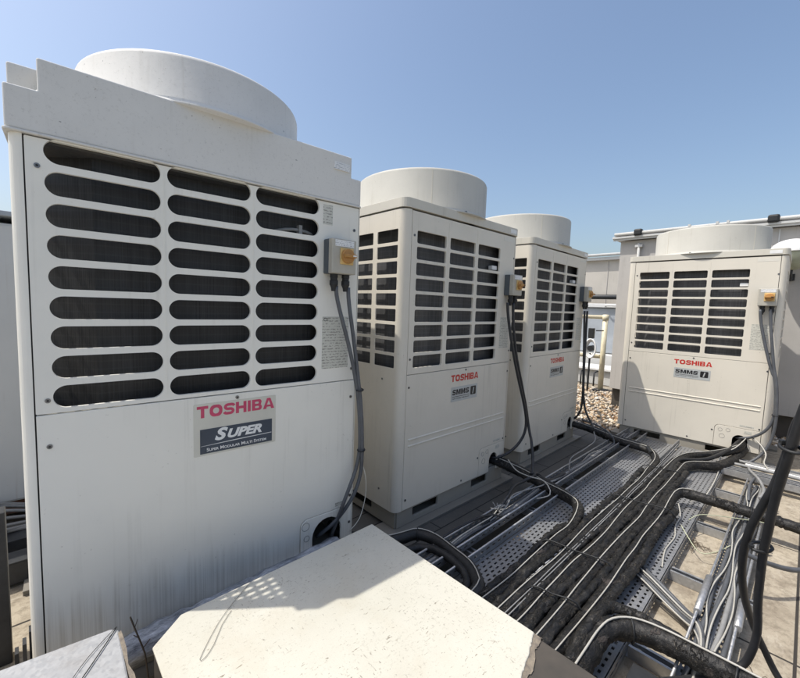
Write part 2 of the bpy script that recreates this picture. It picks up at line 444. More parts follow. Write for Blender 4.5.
def text_obj(name, body, w, h, mat, parent, place, bold=.0, shear=0., ext=.0006, spacing=1., smallcaps=False):
    """text mesh scaled to w x h, placed by place(u,v,w) with its lower left corner at 0,0"""
    cu = bpy.data.curves.new(name, 'FONT'); cu.body = body; cu.size = 1; cu.offset = bold; cu.shear = shear
    cu.space_character = spacing
    if smallcaps:
        cu.small_caps_scale = .78
        for k, ch in enumerate(body):
            if ch.islower(): cu.body_format[k].use_small_caps = True
    cu.resolution_u = 4; cu.extrude = .01
    ob = bpy.data.objects.new(name, cu); COL.objects.link(ob)
    dg = bpy.context.evaluated_depsgraph_get(); dg.update()
    me = bpy.data.meshes.new_from_object(ob.evaluated_get(dg))
    bpy.data.objects.remove(ob); bpy.data.curves.remove(cu)
    xs = [v.co.x for v in me.vertices]; ys = [v.co.y for v in me.vertices]
    x0, x1, y0, y1 = min(xs), max(xs), min(ys), max(ys)
    for v in me.vertices:
        u = (v.co.x - x0) / (x1 - x0) * w; q = (v.co.y - y0) / (y1 - y0) * h
        v.co = Vector(place(u, q, ext if v.co.z > 0 else 0.))
    me.materials.clear(); me.materials.append(M[mat])
    bm = bmesh.new(); bm.from_mesh(me); bmesh.ops.recalc_face_normals(bm, faces=bm.faces); bm.to_mesh(me); bm.free()
    me.name = name
    o = bpy.data.objects.new(name, me); COL.objects.link(o); o.parent = parent
    return o

def stroke_s(w, h, t, tv):
    """outline of a block S as one strip round a centre line"""
    hw, hh = t / 2, tv / 2; P = []
    def arc(cx, cz, rx, rz, a0, a1, n=8):
        return [(cx + rx * math.cos(a0 + (a1 - a0) * i / n), cz + rz * math.sin(a0 + (a1 - a0) * i / n)) for i in range(n + 1)]
    q = (h - tv) / 4; ru = w * .27
    top = h - hh; mid = h / 2; bot = hh
    pts = [(w - hw * .6, top - q * .75), (w - ru * .8, top)] if False else []
    pts += arc(w - ru - hw * .2, top - q, ru, q, .25, PI / 2, 4) + arc(ru + hw, top - q, ru, q, PI / 2, 3 * PI / 2, 8)
    pts += arc(w - ru - hw, bot + q, ru, q, PI / 2, -PI / 2, 8) + arc(ru + hw * .2, bot + q, ru, q, -PI / 2, -PI + .25, 4)
    L, Rr = [], []
    for i in range(len(pts)):
        a = pts[max(i - 1, 0)]; b = pts[min(i + 1, len(pts) - 1)]
        dx, dz = b[0] - a[0], b[1] - a[1]; l = math.hypot(dx, dz) or 1
        nx, nz = -dz / l, dx / l
        L.append((pts[i][0] + nx * hw, pts[i][1] + nz * hh)); Rr.append((pts[i][0] - nx * hw, pts[i][1] - nz * hh))
    return L, Rr

def block_text(name, body, w, h, mat, parent, place, t=.25, tv=.20, gap=.13):
    W0 = dict(T=1.0, O=1.16, S=1.02, H=1.04, I=t, B=1.02, A=1.2, M=1.28)
    tot = sum(W0[c] for c in body) + gap * (len(body) - 1)
    b = MB(); x = 0.
    for c in body:
        cw = W0[c]; holes = []
        f = lambda u, v, q, x=x: place((u + x) / tot * w, v * h, (1 - q) * .0005)
        if c == 'S':
            L, Rr = stroke_s(cw, 1., t * .95, tv)
            n = len(L); vs = [f(a, z, 0) for a, z in L] + [f(a, z, 0) for a, z in Rr]
            b.add(vs, [(i, i + 1, n + i + 1, n + i) for i in range(n - 1)])
        else:
            if c == 'T': o = [(0, 1 - tv), (cw / 2 - t / 2, 1 - tv), (cw / 2 - t / 2, 0), (cw / 2 + t / 2, 0), (cw / 2 + t / 2, 1 - tv), (cw, 1 - tv), (cw, 1), (0, 1)]
            elif c == 'I': o = [(0, 0), (t, 0), (t, 1), (0, 1)]
            elif c == 'H': o = [(0, 0), (t, 0), (t, .5 - tv / 2), (cw - t, .5 - tv / 2), (cw - t, 0), (cw, 0), (cw, 1), (cw - t, 1), (cw - t, .5 + tv / 2), (t, .5 + tv / 2), (t, 1), (0, 1)]
            elif c == 'O': o = rrect(0, cw, 0, 1, .42, 8); holes = [rrect(t, cw - t, tv, 1 - tv, .26, 8)]
            elif c == 'A': o = [(0, 0), (t * 1.1, 0), (t * 1.1 + .08, .19), (cw - t * 1.1 - .08, .19), (cw - t * 1.1, 0), (cw, 0), (cw / 2 + t * .62, 1), (cw / 2 - t * .62, 1)]; holes = [[(cw / 2 - .20, .37), (cw / 2 + .20, .37), (cw / 2, .80)]]
            elif c == 'B':
                o = [(0, 0)] + [(cw - .24 + .24 * math.sin(k * PI / 8), .27 - .27 * math.cos(k * PI / 8)) for k in range(8)] + [(cw - .05, .53)] + [(cw - .27 + .24 * math.sin(k * PI / 8), .76 - .24 * math.cos(k * PI / 8)) for k in range(2, 9)] + [(0, 1)]
                holes = [rrect(t, cw - t, tv * .85, .5 - tv * .42, .10, 4), rrect(t, cw - t - .02, .5 + tv * .42, 1 - tv * .85, .10, 4)]
            elif c == 'M': o = [(0, 0), (t, 0), (t, .66), (cw / 2 - .08, 0), (cw / 2 + .08, 0), (cw - t, .66), (cw - t, 0), (cw, 0), (cw, 1), (cw - t * 1.25, 1), (cw / 2, .36), (t * 1.25, 1), (0, 1)]
            b.plate(o, holes, 1, f)
        x += cw + gap
    return b.build(name, mat, parent)

# ------------------------------------------------------------------ the condensing units
def mpF(u, v, w): return (u, w, v)
def band(w0, w1, u0, u1, z0, z1): pass

def side_mesh(W, D, R, z0, z1, cols, rows, right=False, front_w=.048, rr=.006, x0=0.):
    """side panel that wraps round the front corner; openings in the side plane"""
    b = MB()
    holes = [rrect(c0, c1, r0, r1, rr, 3) for c0, c1 in cols for r0, r1 in rows]
    mp = (lambda u, v, w: (W - w, u, v)) if right else (lambda u, v, w: (x0 + w, u, v))
    b.plate([(R, z0), (D, z0), (D, z1), (R, z1)], holes, .005, mp)
    # rounded corner strip, closed section
    t = .003; out = [(front_w, 0)]
    k = 7
    for i in range(k + 1):
        a = PI / 2 * i / k; out.append((R - R * math.sin(a), R - R * math.cos(a)))
    inn = [(front_w, t)]
    for i in range(k + 1):
        a = PI / 2 * i / k; inn.append((R - (R - t) * math.sin(a), R - (R - t) * math.cos(a)))
    sec = out + inn[::-1]
    sec = [(W - x, y) for x, y in sec] if right else [(x0 + x, y) for x, y in sec]
    n = len(sec); vs = [(x, y, z0) for x, y in sec] + [(x, y, z1) for x, y in sec]
    m = len(out)
    for i in range(n):
        j = (i + 1) % n
        b.add([vs[i], vs[j], vs[j + n], vs[i + n]], [(0, 1, 2, 3)], smooth=False)
    q = [[i, i + 1, i + 1 + m, i + m] for i in range(m - 1)]
    for zz in (z0, z1):
        vv = [(x, y, zz) for x, y in (sec[:m] + sec[m:][::-1])]
        b.add(vv, [(i, i + 1, m + i + 1, m + i) for i in range(m - 1)])
    return b

def screw(parent, x, z, y=0., r=.006):
    b = MB(); b.cyl((x, y + .0005, z), r, -.0025, 'y', 12)
    o = b.build('screw', 'screw', parent)
    b = MB(); b.cyl((x, y - .0018, z), r * .5, -.0006, 'y', 6); b.build('recess', 'screw_hole', o)
    return o

def make_unit(old=False):
    D = .75; W = .99; R = .035
    root = empty('condensing_unit', (0, 0, 0))
    paint = 'paint_old' if old else 'paint'
    hb, hs = (1.389, .7225) if old else (1.466, .690)
    X0 = .013 if old else 0.
    L, Rt = (.041, .983) if old else (.0515, .952)
    zb = .012
    if old:
        tops = [1.402 - .0747 * i for i in range(9)]
        rows = [(t - .057, t) for t in tops]; cols = [(.074, .317), (.333, .568), (.584, .813)]; rad = .0285; kk = 8
    else:
        tops = [1.377 - .0745 * i for i in range(9)]
        rows = [(t - .0595, t) for t in tops]; cols = [(.088, .302), (.333, .550), (.578, .796)]; rad = .009; kk = 3
    rows = [(a - (.012 if old else 0), b_ - (.012 if old else 0)) for a, b_ in rows]
    # side and rear panels
    scols = [(.040, .187), (.219, .366), (.398, .545), (.577, .715)]
    side_mesh(W, D, .022 if old else R, zb, hb, scols, rows, False, L - .003 - X0, x0=X0).build('side_panel', paint, root, .0012, 1)
    side_mesh(W, D, .003 if old else R, zb, hb, scols[1:], rows, True, W - Rt - .003).build('side_panel', paint, root, .0012, 1)
    b = MB(); b.plate([(.012, zb), (W - .012, zb), (W - .012, hb), (.012, hb)],
                      [rrect(c0, c1, r0, r1, .008, 3) for c0, c1 in cols for r0, r1 in rows], .010,
                      lambda u, v, w: (W - u, D - .0005 - w, v))
    b.build('rear_panel', paint, root, .0012, 1)
    # front grille
    b = MB(); b.plate(rrect(L, Rt, hs + .0015, hb - .003, .002, 1), [rrect(c0, c1, r0, r1, rad, kk) for c0, c1 in cols for r0, r1 in rows],
                      .0095 if old else .011, mpF)
    # stiffening folds between the columns
    for xm in ((cols[0][1] + cols[1][0]) / 2, (cols[1][1] + cols[2][0]) / 2):
        b.box(xm - .0012, xm + .0012, -.0012, .001, hs + .02, hb - .02)
    gp = b.build('grille_panel', paint, root, .0018, 2)
    # lower service panel with notch for the pipe cover
    cx0, cz1 = (.757, .205) if old else (.688, .178)
    cov_r = .03
    cr = Rt if not old else Rt
    cov_x1 = Rt
    notch = [(cx0 - .002, zb)]
    for i in range(6):
        a = PI - PI / 2 * i / 5
        notch.append((cx0 - .002 + cov_r + cov_r * math.cos(a), cz1 + .002 - cov_r + cov_r * math.sin(a)))
    outer = [(L, hs - .0015), (L, zb)] + notch + [(Rt, cz1 + .002), (Rt, hs - .0015)]
    b = MB(); b.plate(outer, [], .012, mpF)
    if not old:
        for zc in (.3655, .3335):
            pr = rrect(.075, .935, zc - .0055, zc + .0055, .0054, 4)
            n = len(pr); cxm = sum(p[0] for p in pr) / n
            pr2 = rrect(.079, .931, zc - .002, zc + .002, .0019, 4)
            vs = [(p[0], .0002, p[1]) for p in pr] + [(p[0], -.004, p[1]) for p in pr2]
            b.add(vs, [(i, (i + 1) % n, (i + 1) % n + n, i + n) for i in range(n)], True)
            b.add([(p[0], -.004, p[1]) for p in pr2], [list(range(n))], True)
    b.build('service_panel', paint, root, .0018, 2)
    # pipe cover with arched mouth
    if old: hx0, hx1, hz = .806, .935, .185
    else: hx0, hx1, hz = .796, .884, .125
    hr = (hx1 - hx0) / 2
    arch = [(hx0, zb)] + [(hx0 + hr + hr * math.cos(PI - PI * i / 10), hz - hr + hr * math.sin(PI - PI * i / 10)) for i in range(11)] + [(hx1, zb)]
    out = [(cx0, zb)] + arch + [(cov_x1, zb), (cov_x1, cz1)]
    tl = [(cx0 + cov_r + cov_r * math.cos(PI / 2 + PI / 2 * i / 5), cz1 - cov_r + cov_r * math.sin(PI / 2 + PI / 2 * i / 5)) for i in range(6)]
    b = MB(); b.plate(out + tl, [], .010, lambda u, v, w: (u, w - .0012, v))
    cov = b.build('pipe_cover', paint, root, .0014, 2)
    kos = [(.777, .178, .016), (.782, .13, .012)] if old else [(.722, .142, .013), (.768, .148, .013), (.735, .095, .017)]
    for kx, kz, kr in kos:
        b = MB(); b.lathe([(kr, 0), (kr, .0008), (kr - .0012, .0008), (kr - .0012, 0)], 24, Matrix.Translation((kx, -.0012, kz)) @ Matrix.Rotation(PI / 2, 4, 'X'), False, True)
        b.build('knockout_ring', 'screw', cov)
    # base skirt with openings, and feet
    b = MB(); b.plate([(.03, -.078), (W - .02, -.078), (W - .02, zb + .01), (.03, zb + .01)],
                      [rrect(a, c, -.050, -.004, .004, 2) for a, c in ((.14, .335), (.64, .80))], .012, lambda u, v, w: (u, .013 + w, v))
    b.plate([(.02, -.078), (D - .02, -.078), (D - .02, zb + .01), (.02, zb + .01)], [rrect(.2, .55, -.046, .004, .004, 2)], .010, lambda u, v, w: (.022 + w, u, v))
    b.plate([(.02, -.078), (D - .02, -.078), (D - .02, zb + .01), (.02, zb + .01)], [rrect(.2, .55, -.046, .004, .004, 2)], .010, lambda u, v, w: (W - .010 - w, u, v))
    b.box(.02, W - .02, D - .03, D - .02, -.078, zb + .01)
    b.box(.022, W - .022, .027, D - .032, zb + .011, zb + .017)
    b.build('base_pan', 'base', root, .001, 1)
    # coil, inner bulkhead and pipes
    zc0, zc1 = .66, hb - .02
    b = MB()
    zc1 = hb - .0085
    ob = [(.058, .158), (.168, .056), (W - .022, .056), (W - .022, D - .03), (.058, D - .03)]
    ib = [(.092, .172), (.182, .090), (W - .056, .090), (W - .056, D - .064), (.092, D - .064)]
    n = 5
    vs = [(x, y, z) for z in (zc0 + .005, zc1) for x, y in ob + ib]
    b.add(vs, [(i, (i + 1) % n, (i + 1) % n + 10, i + 10) for i in range(n)] + [(5 + i, 5 + (i + 1) % n, 15 + (i + 1) % n, 15 + i) for i in range(n)]
          + [(i, (i + 1) % n, 5 + (i + 1) % n, 5 + i) for i in range(n)] + [(10 + i, 10 + (i + 1) % n, 15 + (i + 1) % n, 15 + i) for i in range(n)])
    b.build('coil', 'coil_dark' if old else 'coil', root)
    b = MB(); b.box(X0 + .012, W - .013, .014, D - .014, zc0, zc0 + .004)
    b.box(W * .42, W * .80, .10, .24, .14, zc0 - .02)
    for px, py, pr in ((.2, .3, .075), (.36, .42, .07)):
        b.cyl((px, py, .035), pr, .42, 'z', 20)
    b.box(X0 + .012, W - .013, .0135, D - .013, hb - .008, hb - .002)  # added dark ceiling that keeps light out of the top slots
    b.box(L - .012, L + .012, .0122, .0132, zb, hb - .01); b.box(Rt - .012, Rt + .006, .0122, .0132, zb, hb - .01)  # added dark strips that keep light out of the panel seams
    b.build('frame_and_dark_liner', 'steel_in', root)
    # lid / hood
    yc = .3395 if old else .372; rr = .353 if old else .381; zt = 1.706 if old else 1.7256
    circ = [(W / 2 + (rr - .012) * math.cos(2 * PI * i / 56), yc + (rr - .012) * math.sin(2 * PI * i / 56)) for i in range(56)]
    if old:
        c = .068; c2 = W - .045; xl, xr = .009, W - .001; zc_, zt_ = 1.492, 1.566
        b = MB(); b.plate([(xl, 1.396), (xr, 1.396), (xr, zc_), (c2, zc_), (c2, zt_), (c, zt_), (c, zc_), (xl, zc_)], [], .068, lambda u, v, w: (u, -.003 + w, v))
        lid = b.build('hood', 'hood_old', root, .0045, 3)
        b = MB(); b.plate([(xl, 1.396), (xr, 1.396), (xr, zc_), (xl, zc_)], [], D + .002 - .0655, lambda u, v, w: (u, .0655 + w, v))
        b.plate([(.012, zc_ + .0005), (W - .004, zc_ + .0005), (W - .004, zt_), (.012, zt_)], [], D - .07 - .0655, lambda u, v, w: (u, .0655 + w, v))
        b.plate([(c, zc_ + .0005), (c2, zc_ + .0005), (c2, zt_), (c, zt_)], [], .067, lambda u, v, w: (u, D - .069 + w, v))
        b.build('crown', 'hood_old', lid, .0045, 3)
        b = MB(); b.plate(rrect(.005, W + .002, -.008, D + .006, .010, 3), [rrect(.03, W - .02, .02, D - .02, .01, 3)], .0062, lambda u, v, w: (u, v, 1.3955 - w))
        b.build('trim', 'hood_old', lid, .002, 2)
        zl = 1.566
    else:
        b = MB(); b.plate(rrect(-.004, W + .004, -.005, D + .004, .036, 5), [circ], .044, lambda u, v, w: (u, v, 1.5162 - w))
        lid = b.build('lid', 'lid', root, .008, 3)
        zl = 1.5162
    th = .014
    prof = [(rr + .018, zl - .004), (rr + .018, zl + .002), (rr + .006, zl + .007), (rr, zl + .018), (rr, zt - .012), (rr - .003, zt - .004), (rr - .008, zt),
            (rr - .014, zt - .003), (rr - th - .003, zt - .012), (rr - th - .004, zl + .03), (rr - th - .004, zl + .001), (0, zl + .001), (0, zl - .004)]
    b = MB(); b.lathe(prof, 96, Matrix.Translation((W / 2, yc, 0)), True, True)
    sh = b.build('fan_shroud', 'hood_old' if old else 'shroud', root)
    for a in ((.9, 2.47, 4.04, 5.61) if not old else ()):
        b = MB(); ca, sa = math.cos(a), math.sin(a)
        m = Matrix.Translation((W / 2, yc, 0)) @ Matrix.Rotation(a, 4, 'Z')
        b.box(rr - .002, rr + .0012, -.0015, .0015, zl + .02, zt - .012, m)
        b.build('seam', 'lid' if not old else 'hood_old', sh)
        m = Matrix.Translation((W / 2, yc, 0)) @ Matrix.Rotation(a + .5, 4, 'Z')
        b = MB(); b.cyl((rr + .011, 0, zl + .002), .007, .006, 'z', 6) if False else b.lathe([(0, 0), (.007, 0), (.007, .005), (0, .006)], 8, m @ Matrix.Translation((rr + .012, 0, zl + .003)), False)
        b.build('bolt', 'screw', sh)
    # guard
    b = MB()
    for q in range(7):
        r_ = (rr - .02) * (q + 1) / 7
        ring = [(W / 2 + r_ * math.cos(2 * PI * i / 48), yc + r_ * math.sin(2 * PI * i / 48), zt + .006 - .010 * (r_ / rr) ** 2) for i in range(49)]
        b.tube(ring, .0022, 5, cap=False)
    for i in range(16):
        a = 2 * PI * i / 16
        b.tube([(W / 2 + .03 * math.cos(a), yc + .03 * math.sin(a), zt + .009), (W / 2 + (rr - .014) * math.cos(a), yc + (rr - .014) * math.sin(a), zt - .006)], .0024, 5)
    b.build('fan_guard', 'white', root)
    b = MB(); b.cyl((W / 2, yc, zl + .005), .09, .10, 'z', 28)
    fh = b.build('fan', 'inner', root, .006, 2)
    for q in range(4):
        bb = MB(); a0 = q * PI / 2
        vs = []; fs = []
        for i in range(8):
            for j in range(6):
                r_ = .085 + (rr - .12) * i / 7; a = a0 + (j / 5 - .5) * 1.05 * (1 - .25 * i / 7); z = zl + .02 + .07 * j / 5
                vs.append((W / 2 + r_ * math.cos(a), yc + r_ * math.sin(a), z))
        for i in range(7):
            for j in range(5): fs.append((i * 6 + j, (i + 1) * 6 + j, (i + 1) * 6 + j + 1, i * 6 + j + 1))
        bb.add(vs, fs, True); bb.build('fan_blade', 'inner', fh, solid=.004)
    # screws
    if old:
        sc = [(.062, 1.322), (.064, .757), (.064, .640), (.525, .708), (.966, .655), (.966, .768), (.964, 1.302), (.974, .246), (.973, .133)]
    else:
        sc = [(.068, 1.352), (.067, .765), (.067, .628), (.515, .678), (.948, .762), (.948, .632), (.948, 1.335), (.94, .196), (.07, .062), (.52, .034), (.672, .13)]
    for x, z in sc: screw(root, x, z)
    bb = MB()
    if not old:
        for yy, z in ((.12, .66), (.63, .66), (.12, .10)):
            b = MB(); b.cyl((.0005, yy, z), .005, -.0025, 'x', 10); b.build('screw', 'screw', root)
    # isolator switch
    ix = .832 if old else .857
    zi = 1.128 if old else 1.105
    b = MB(); b.box(ix, ix + .103, -.034, -.0006, zi, zi + .124)
    iso = b.build('isolator_switch', 'iso_dark', root, .004, 3)
    b = MB(); b.box(ix, ix + .103, -.0625, -.0345, zi, zi + .124); b.build('switch_cover', 'iso_grey', iso, .005, 3)
    b = MB(); b.box(ix + .012, ix + .091, -.0635, -.0620, zi + .097, zi + .119); b.build('warning_label', 'fineprint_white', iso)
    b = MB(); b.box(ix + .032, ix + .088, -.068, -.0622, zi + .034, zi + .093); b.build('knob_plate', 'iso_yellow', iso, .005, 3)
    b = MB(); kx, kz = ix + .060, zi + .0635
    b.lathe([(0, 0), (.026, 0), (.026, .009), (.024, .012), (0, .012)], 32, Matrix.Translation((kx, -.068, kz)) @ Matrix.Rotation(PI / 2, 4, 'X'))
    b.box(kx - .025, kx + .025, -.094, -.0795, kz - .006, kz + .006)
    b.build('knob', 'iso_knob', iso, .002, 2)
    b = MB(); b.box(kx + .008, kx + .022, -.0955, -.0935, kz - .0025, kz + .0025)
    b.build('mark', 'white' if old else 'ink', iso)
    for gx in (ix + .027, ix + .077):
        b = MB(); b.lathe([(0, 0), (.0145, 0), (.0145, .012), (.013, .014), (.013, .022), (.0155, .024), (.0155, .038), (.010, .050), (.0085, .062), (0, .062)], 18,
                          Matrix.Translation((gx, -.032, zi)) @ Matrix.Rotation(PI, 4, 'X'), False)
        b.build('cable_gland', 'rubber', iso)
    # labels and lettering
    def at(x, z, y=-.0004): return lambda u, v, w: (x + u, y - w, z + v)
    if old:
        b = MB(); b.plate(rrect(.394, .655, .535, .700, .004, 3), [], .0008, lambda u, v, w: (u, w - .0009, v))
        lb = b.build('brand_label', 'sticker_old', root)
        block_text('lettering', 'TOSHIBA', .246, .037, 'pink', lb, at(.4035, .6555, -.0009), t=.30, tv=.24)
        b = MB(); b.box(.412, .642, -.0016, -.0010, .541, .619)
        pl = b.build('badge', 'navy', root)
        text_obj('lettering', 'S', .040, .040, 'white', pl, at(.455, .577, -.0017), bold=.045, shear=.3)
        text_obj('lettering', 'UPER', .112, .030, 'white', pl, at(.494, .5785, -.0017), bold=.045, shear=.3)
        text_obj('lettering', 'Super Modular Multi System', .190, .0105, 'white', pl, at(.431, .5475, -.0017), bold=.012, smallcaps=True)
        b = MB(); b.plate([(.414, .5655), (.640, .571), (.640, .5725), (.52, .5705), (.414, .5662)], [], .0004, lambda u, v, w: (u, w - .0020, v))
        b.build('swoosh', 'white', pl)
        b = MB(); b.plate(rrect(.833, .948, .776, .972, .003, 2), [], .0006, lambda u, v, w: (u, w - .0007, v)); rp = b.build('rating_plate', 'fineprint', root)
        text_obj('lettering', 'CE', .020, .012, 'ink', rp, at(.838, .955, -.0008), bold=.0)
        b = MB(); b.box(.829, .868, -.0007, -.0001, 1.306, 1.376); b.build('caution_label', 'fineprint', root)
        b = MB(); b.box(.868, .932, -.0085, -.0020, 1.508, 1.534); b.build('top_label', 'fineprint_white', root)
        b = MB(); b.tube(smooth_path([(.66, .07, 1.262), (.70, .035, 1.272), (.75, .03, 1.276), (.80, .04, 1.270), (.83, .07, 1.26)]), .006, 8)
        b.box(.745, .757, .020, .040, 1.258, 1.292)
        b.build('sensor', 'cable_light', root)
        b = MB(); b.box(.905, .945, -.0007, -.0001, .218, .232); b.build('caution_label', 'fineprint', root)
    else:
        block_text('lettering', 'TOSHIBA', .246, .037, 'red', root, at(.389, .6195), t=.30, tv=.24)
        b = MB(); b.plate(rrect(.393, .630, .508, .589, .003, 2), [], .0012, lambda u, v, w: (u, w - .0013, v))
        pl = b.build('badge', 'silverplate', root)
        block_text('lettering', 'SMMS', .148, .030, 'ink', pl, at(.403, .545, -.0014), t=.34, tv=.25)
        b = MB(); b.plate(rrect(.566, .617, .529, .578, .006, 3), [], .0005, lambda u, v, w: (u, w - .0018, v)); b.build('emblem', 'ink', pl)
        text_obj('emblem_letter', 'i', .016, .036, 'silverplate', pl, at(.583, .535, -.0019), bold=.06, shear=.3)
        b = MB(); b.box(.403, .556, -.0020, -.0014, .534, .5365); b.build('line', 'ink', pl)
        text_obj('lettering', 'Super Modular Multi System', .150, .0075, 'ink', pl, at(.404, .5205, -.0014), bold=.0)
        b = MB(); b.plate(rrect(.836, .932, .782, .972, .003, 2), [], .0006, lambda u, v, w: (u, w - .0007, v)); b.build('rating_plate', 'fineprint', root)
        b = MB(); b.box(.83, .945, -.0007, -.0001, 1.428, 1.452); b.build('caution_label', 'sticker', root)
        b = MB(); b.box(.890, .955, -.0062, -.0052, 1.482, 1.505); b.build('top_label', 'white', root)
        b = MB(); b.box(.745, .795, .016, .045, 1.250, 1.276); b.build('sensor', 'white', root, .004, 2)
        b = MB(); b.box(.83, .91, -.0007, -.0001, .194, .206); b.build('caution_label', 'fineprint', root)
        b = MB(); b.box(.86, .90, -.0025, -.0015, .145, .165); b.build('caution_label', 'fineprint', root)
    return root

def copy_tree(o, parent=None):
    c = o.copy(); COL.objects.link(c); c.parent = parent
    for ch in [x for x in o.children]: copy_tree(ch, c)
    return c

R_ = math.radians
u1 = make_unit(True); u1.location = (-.0345, 1.2702, 0); u1.rotation_euler.z = R_(-3.37)
tag(u1, 'largest and nearest condensing unit with rounded slots, pink lettering and a stepped grey hood', 'condensing unit', 'condensing units on the roof')
u2 = make_unit(False)
units = [(u2, (1.2693, 1.2861, 0), -.686, 'second unit in the row, between the slotted nearest unit and the far end unit'),
         (None, (2.5222, 1.3093, 0), .686, 'far end unit of the row, standing right beside the gravel gap'),
         (None, (3.9243, 1.1238, 0), -89.225, 'sunlit unit turned at a right angle to the row, a slanted shadow on its panel')]
UN = [u1]
for i, (o, loc, a, lab) in enumerate(units):
    if o is None: o = copy_tree(u2)
    o.location = loc; o.rotation_euler.z = R_(a)
    tag(o, lab, 'condensing unit', 'condensing units on the roof'); UN.append(o)

# steel support rails under the units
rail_labels = ['steel support rail under the front of the nearest unit', 'steel support rail under the front of the second unit',
               'steel support rail under the front of the far end unit', 'steel support rail under the front of the sunlit turned unit']
for i, ((x, y, _z), a) in enumerate(zip([(-.0345, 1.2702, 0)] + [u[1] for u in units], (-3.37, -.686, .686, -89.225))):
    for k, yy in enumerate((-.035, .62)):
        if i == 3 and k == 0: yy = .03
        b = MB(); b.box(-.05, 1.04, yy, yy + .14, -.0855, -.0790); b.box(-.05, 1.04, yy + .004, yy + .009, -.0995, -.0860); b.box(-.05, 1.04, yy + .131, yy + .136, -.0995, -.0860)
        o = b.build('support_rail', 'rail', None, .001, 1); o.location = (x, y, 0); o.rotation_euler.z = R_(a)
        tag(o, rail_labels[i] if k == 0 else rail_labels[i].replace('front', 'rear'), 'rail', 'rails under the units')

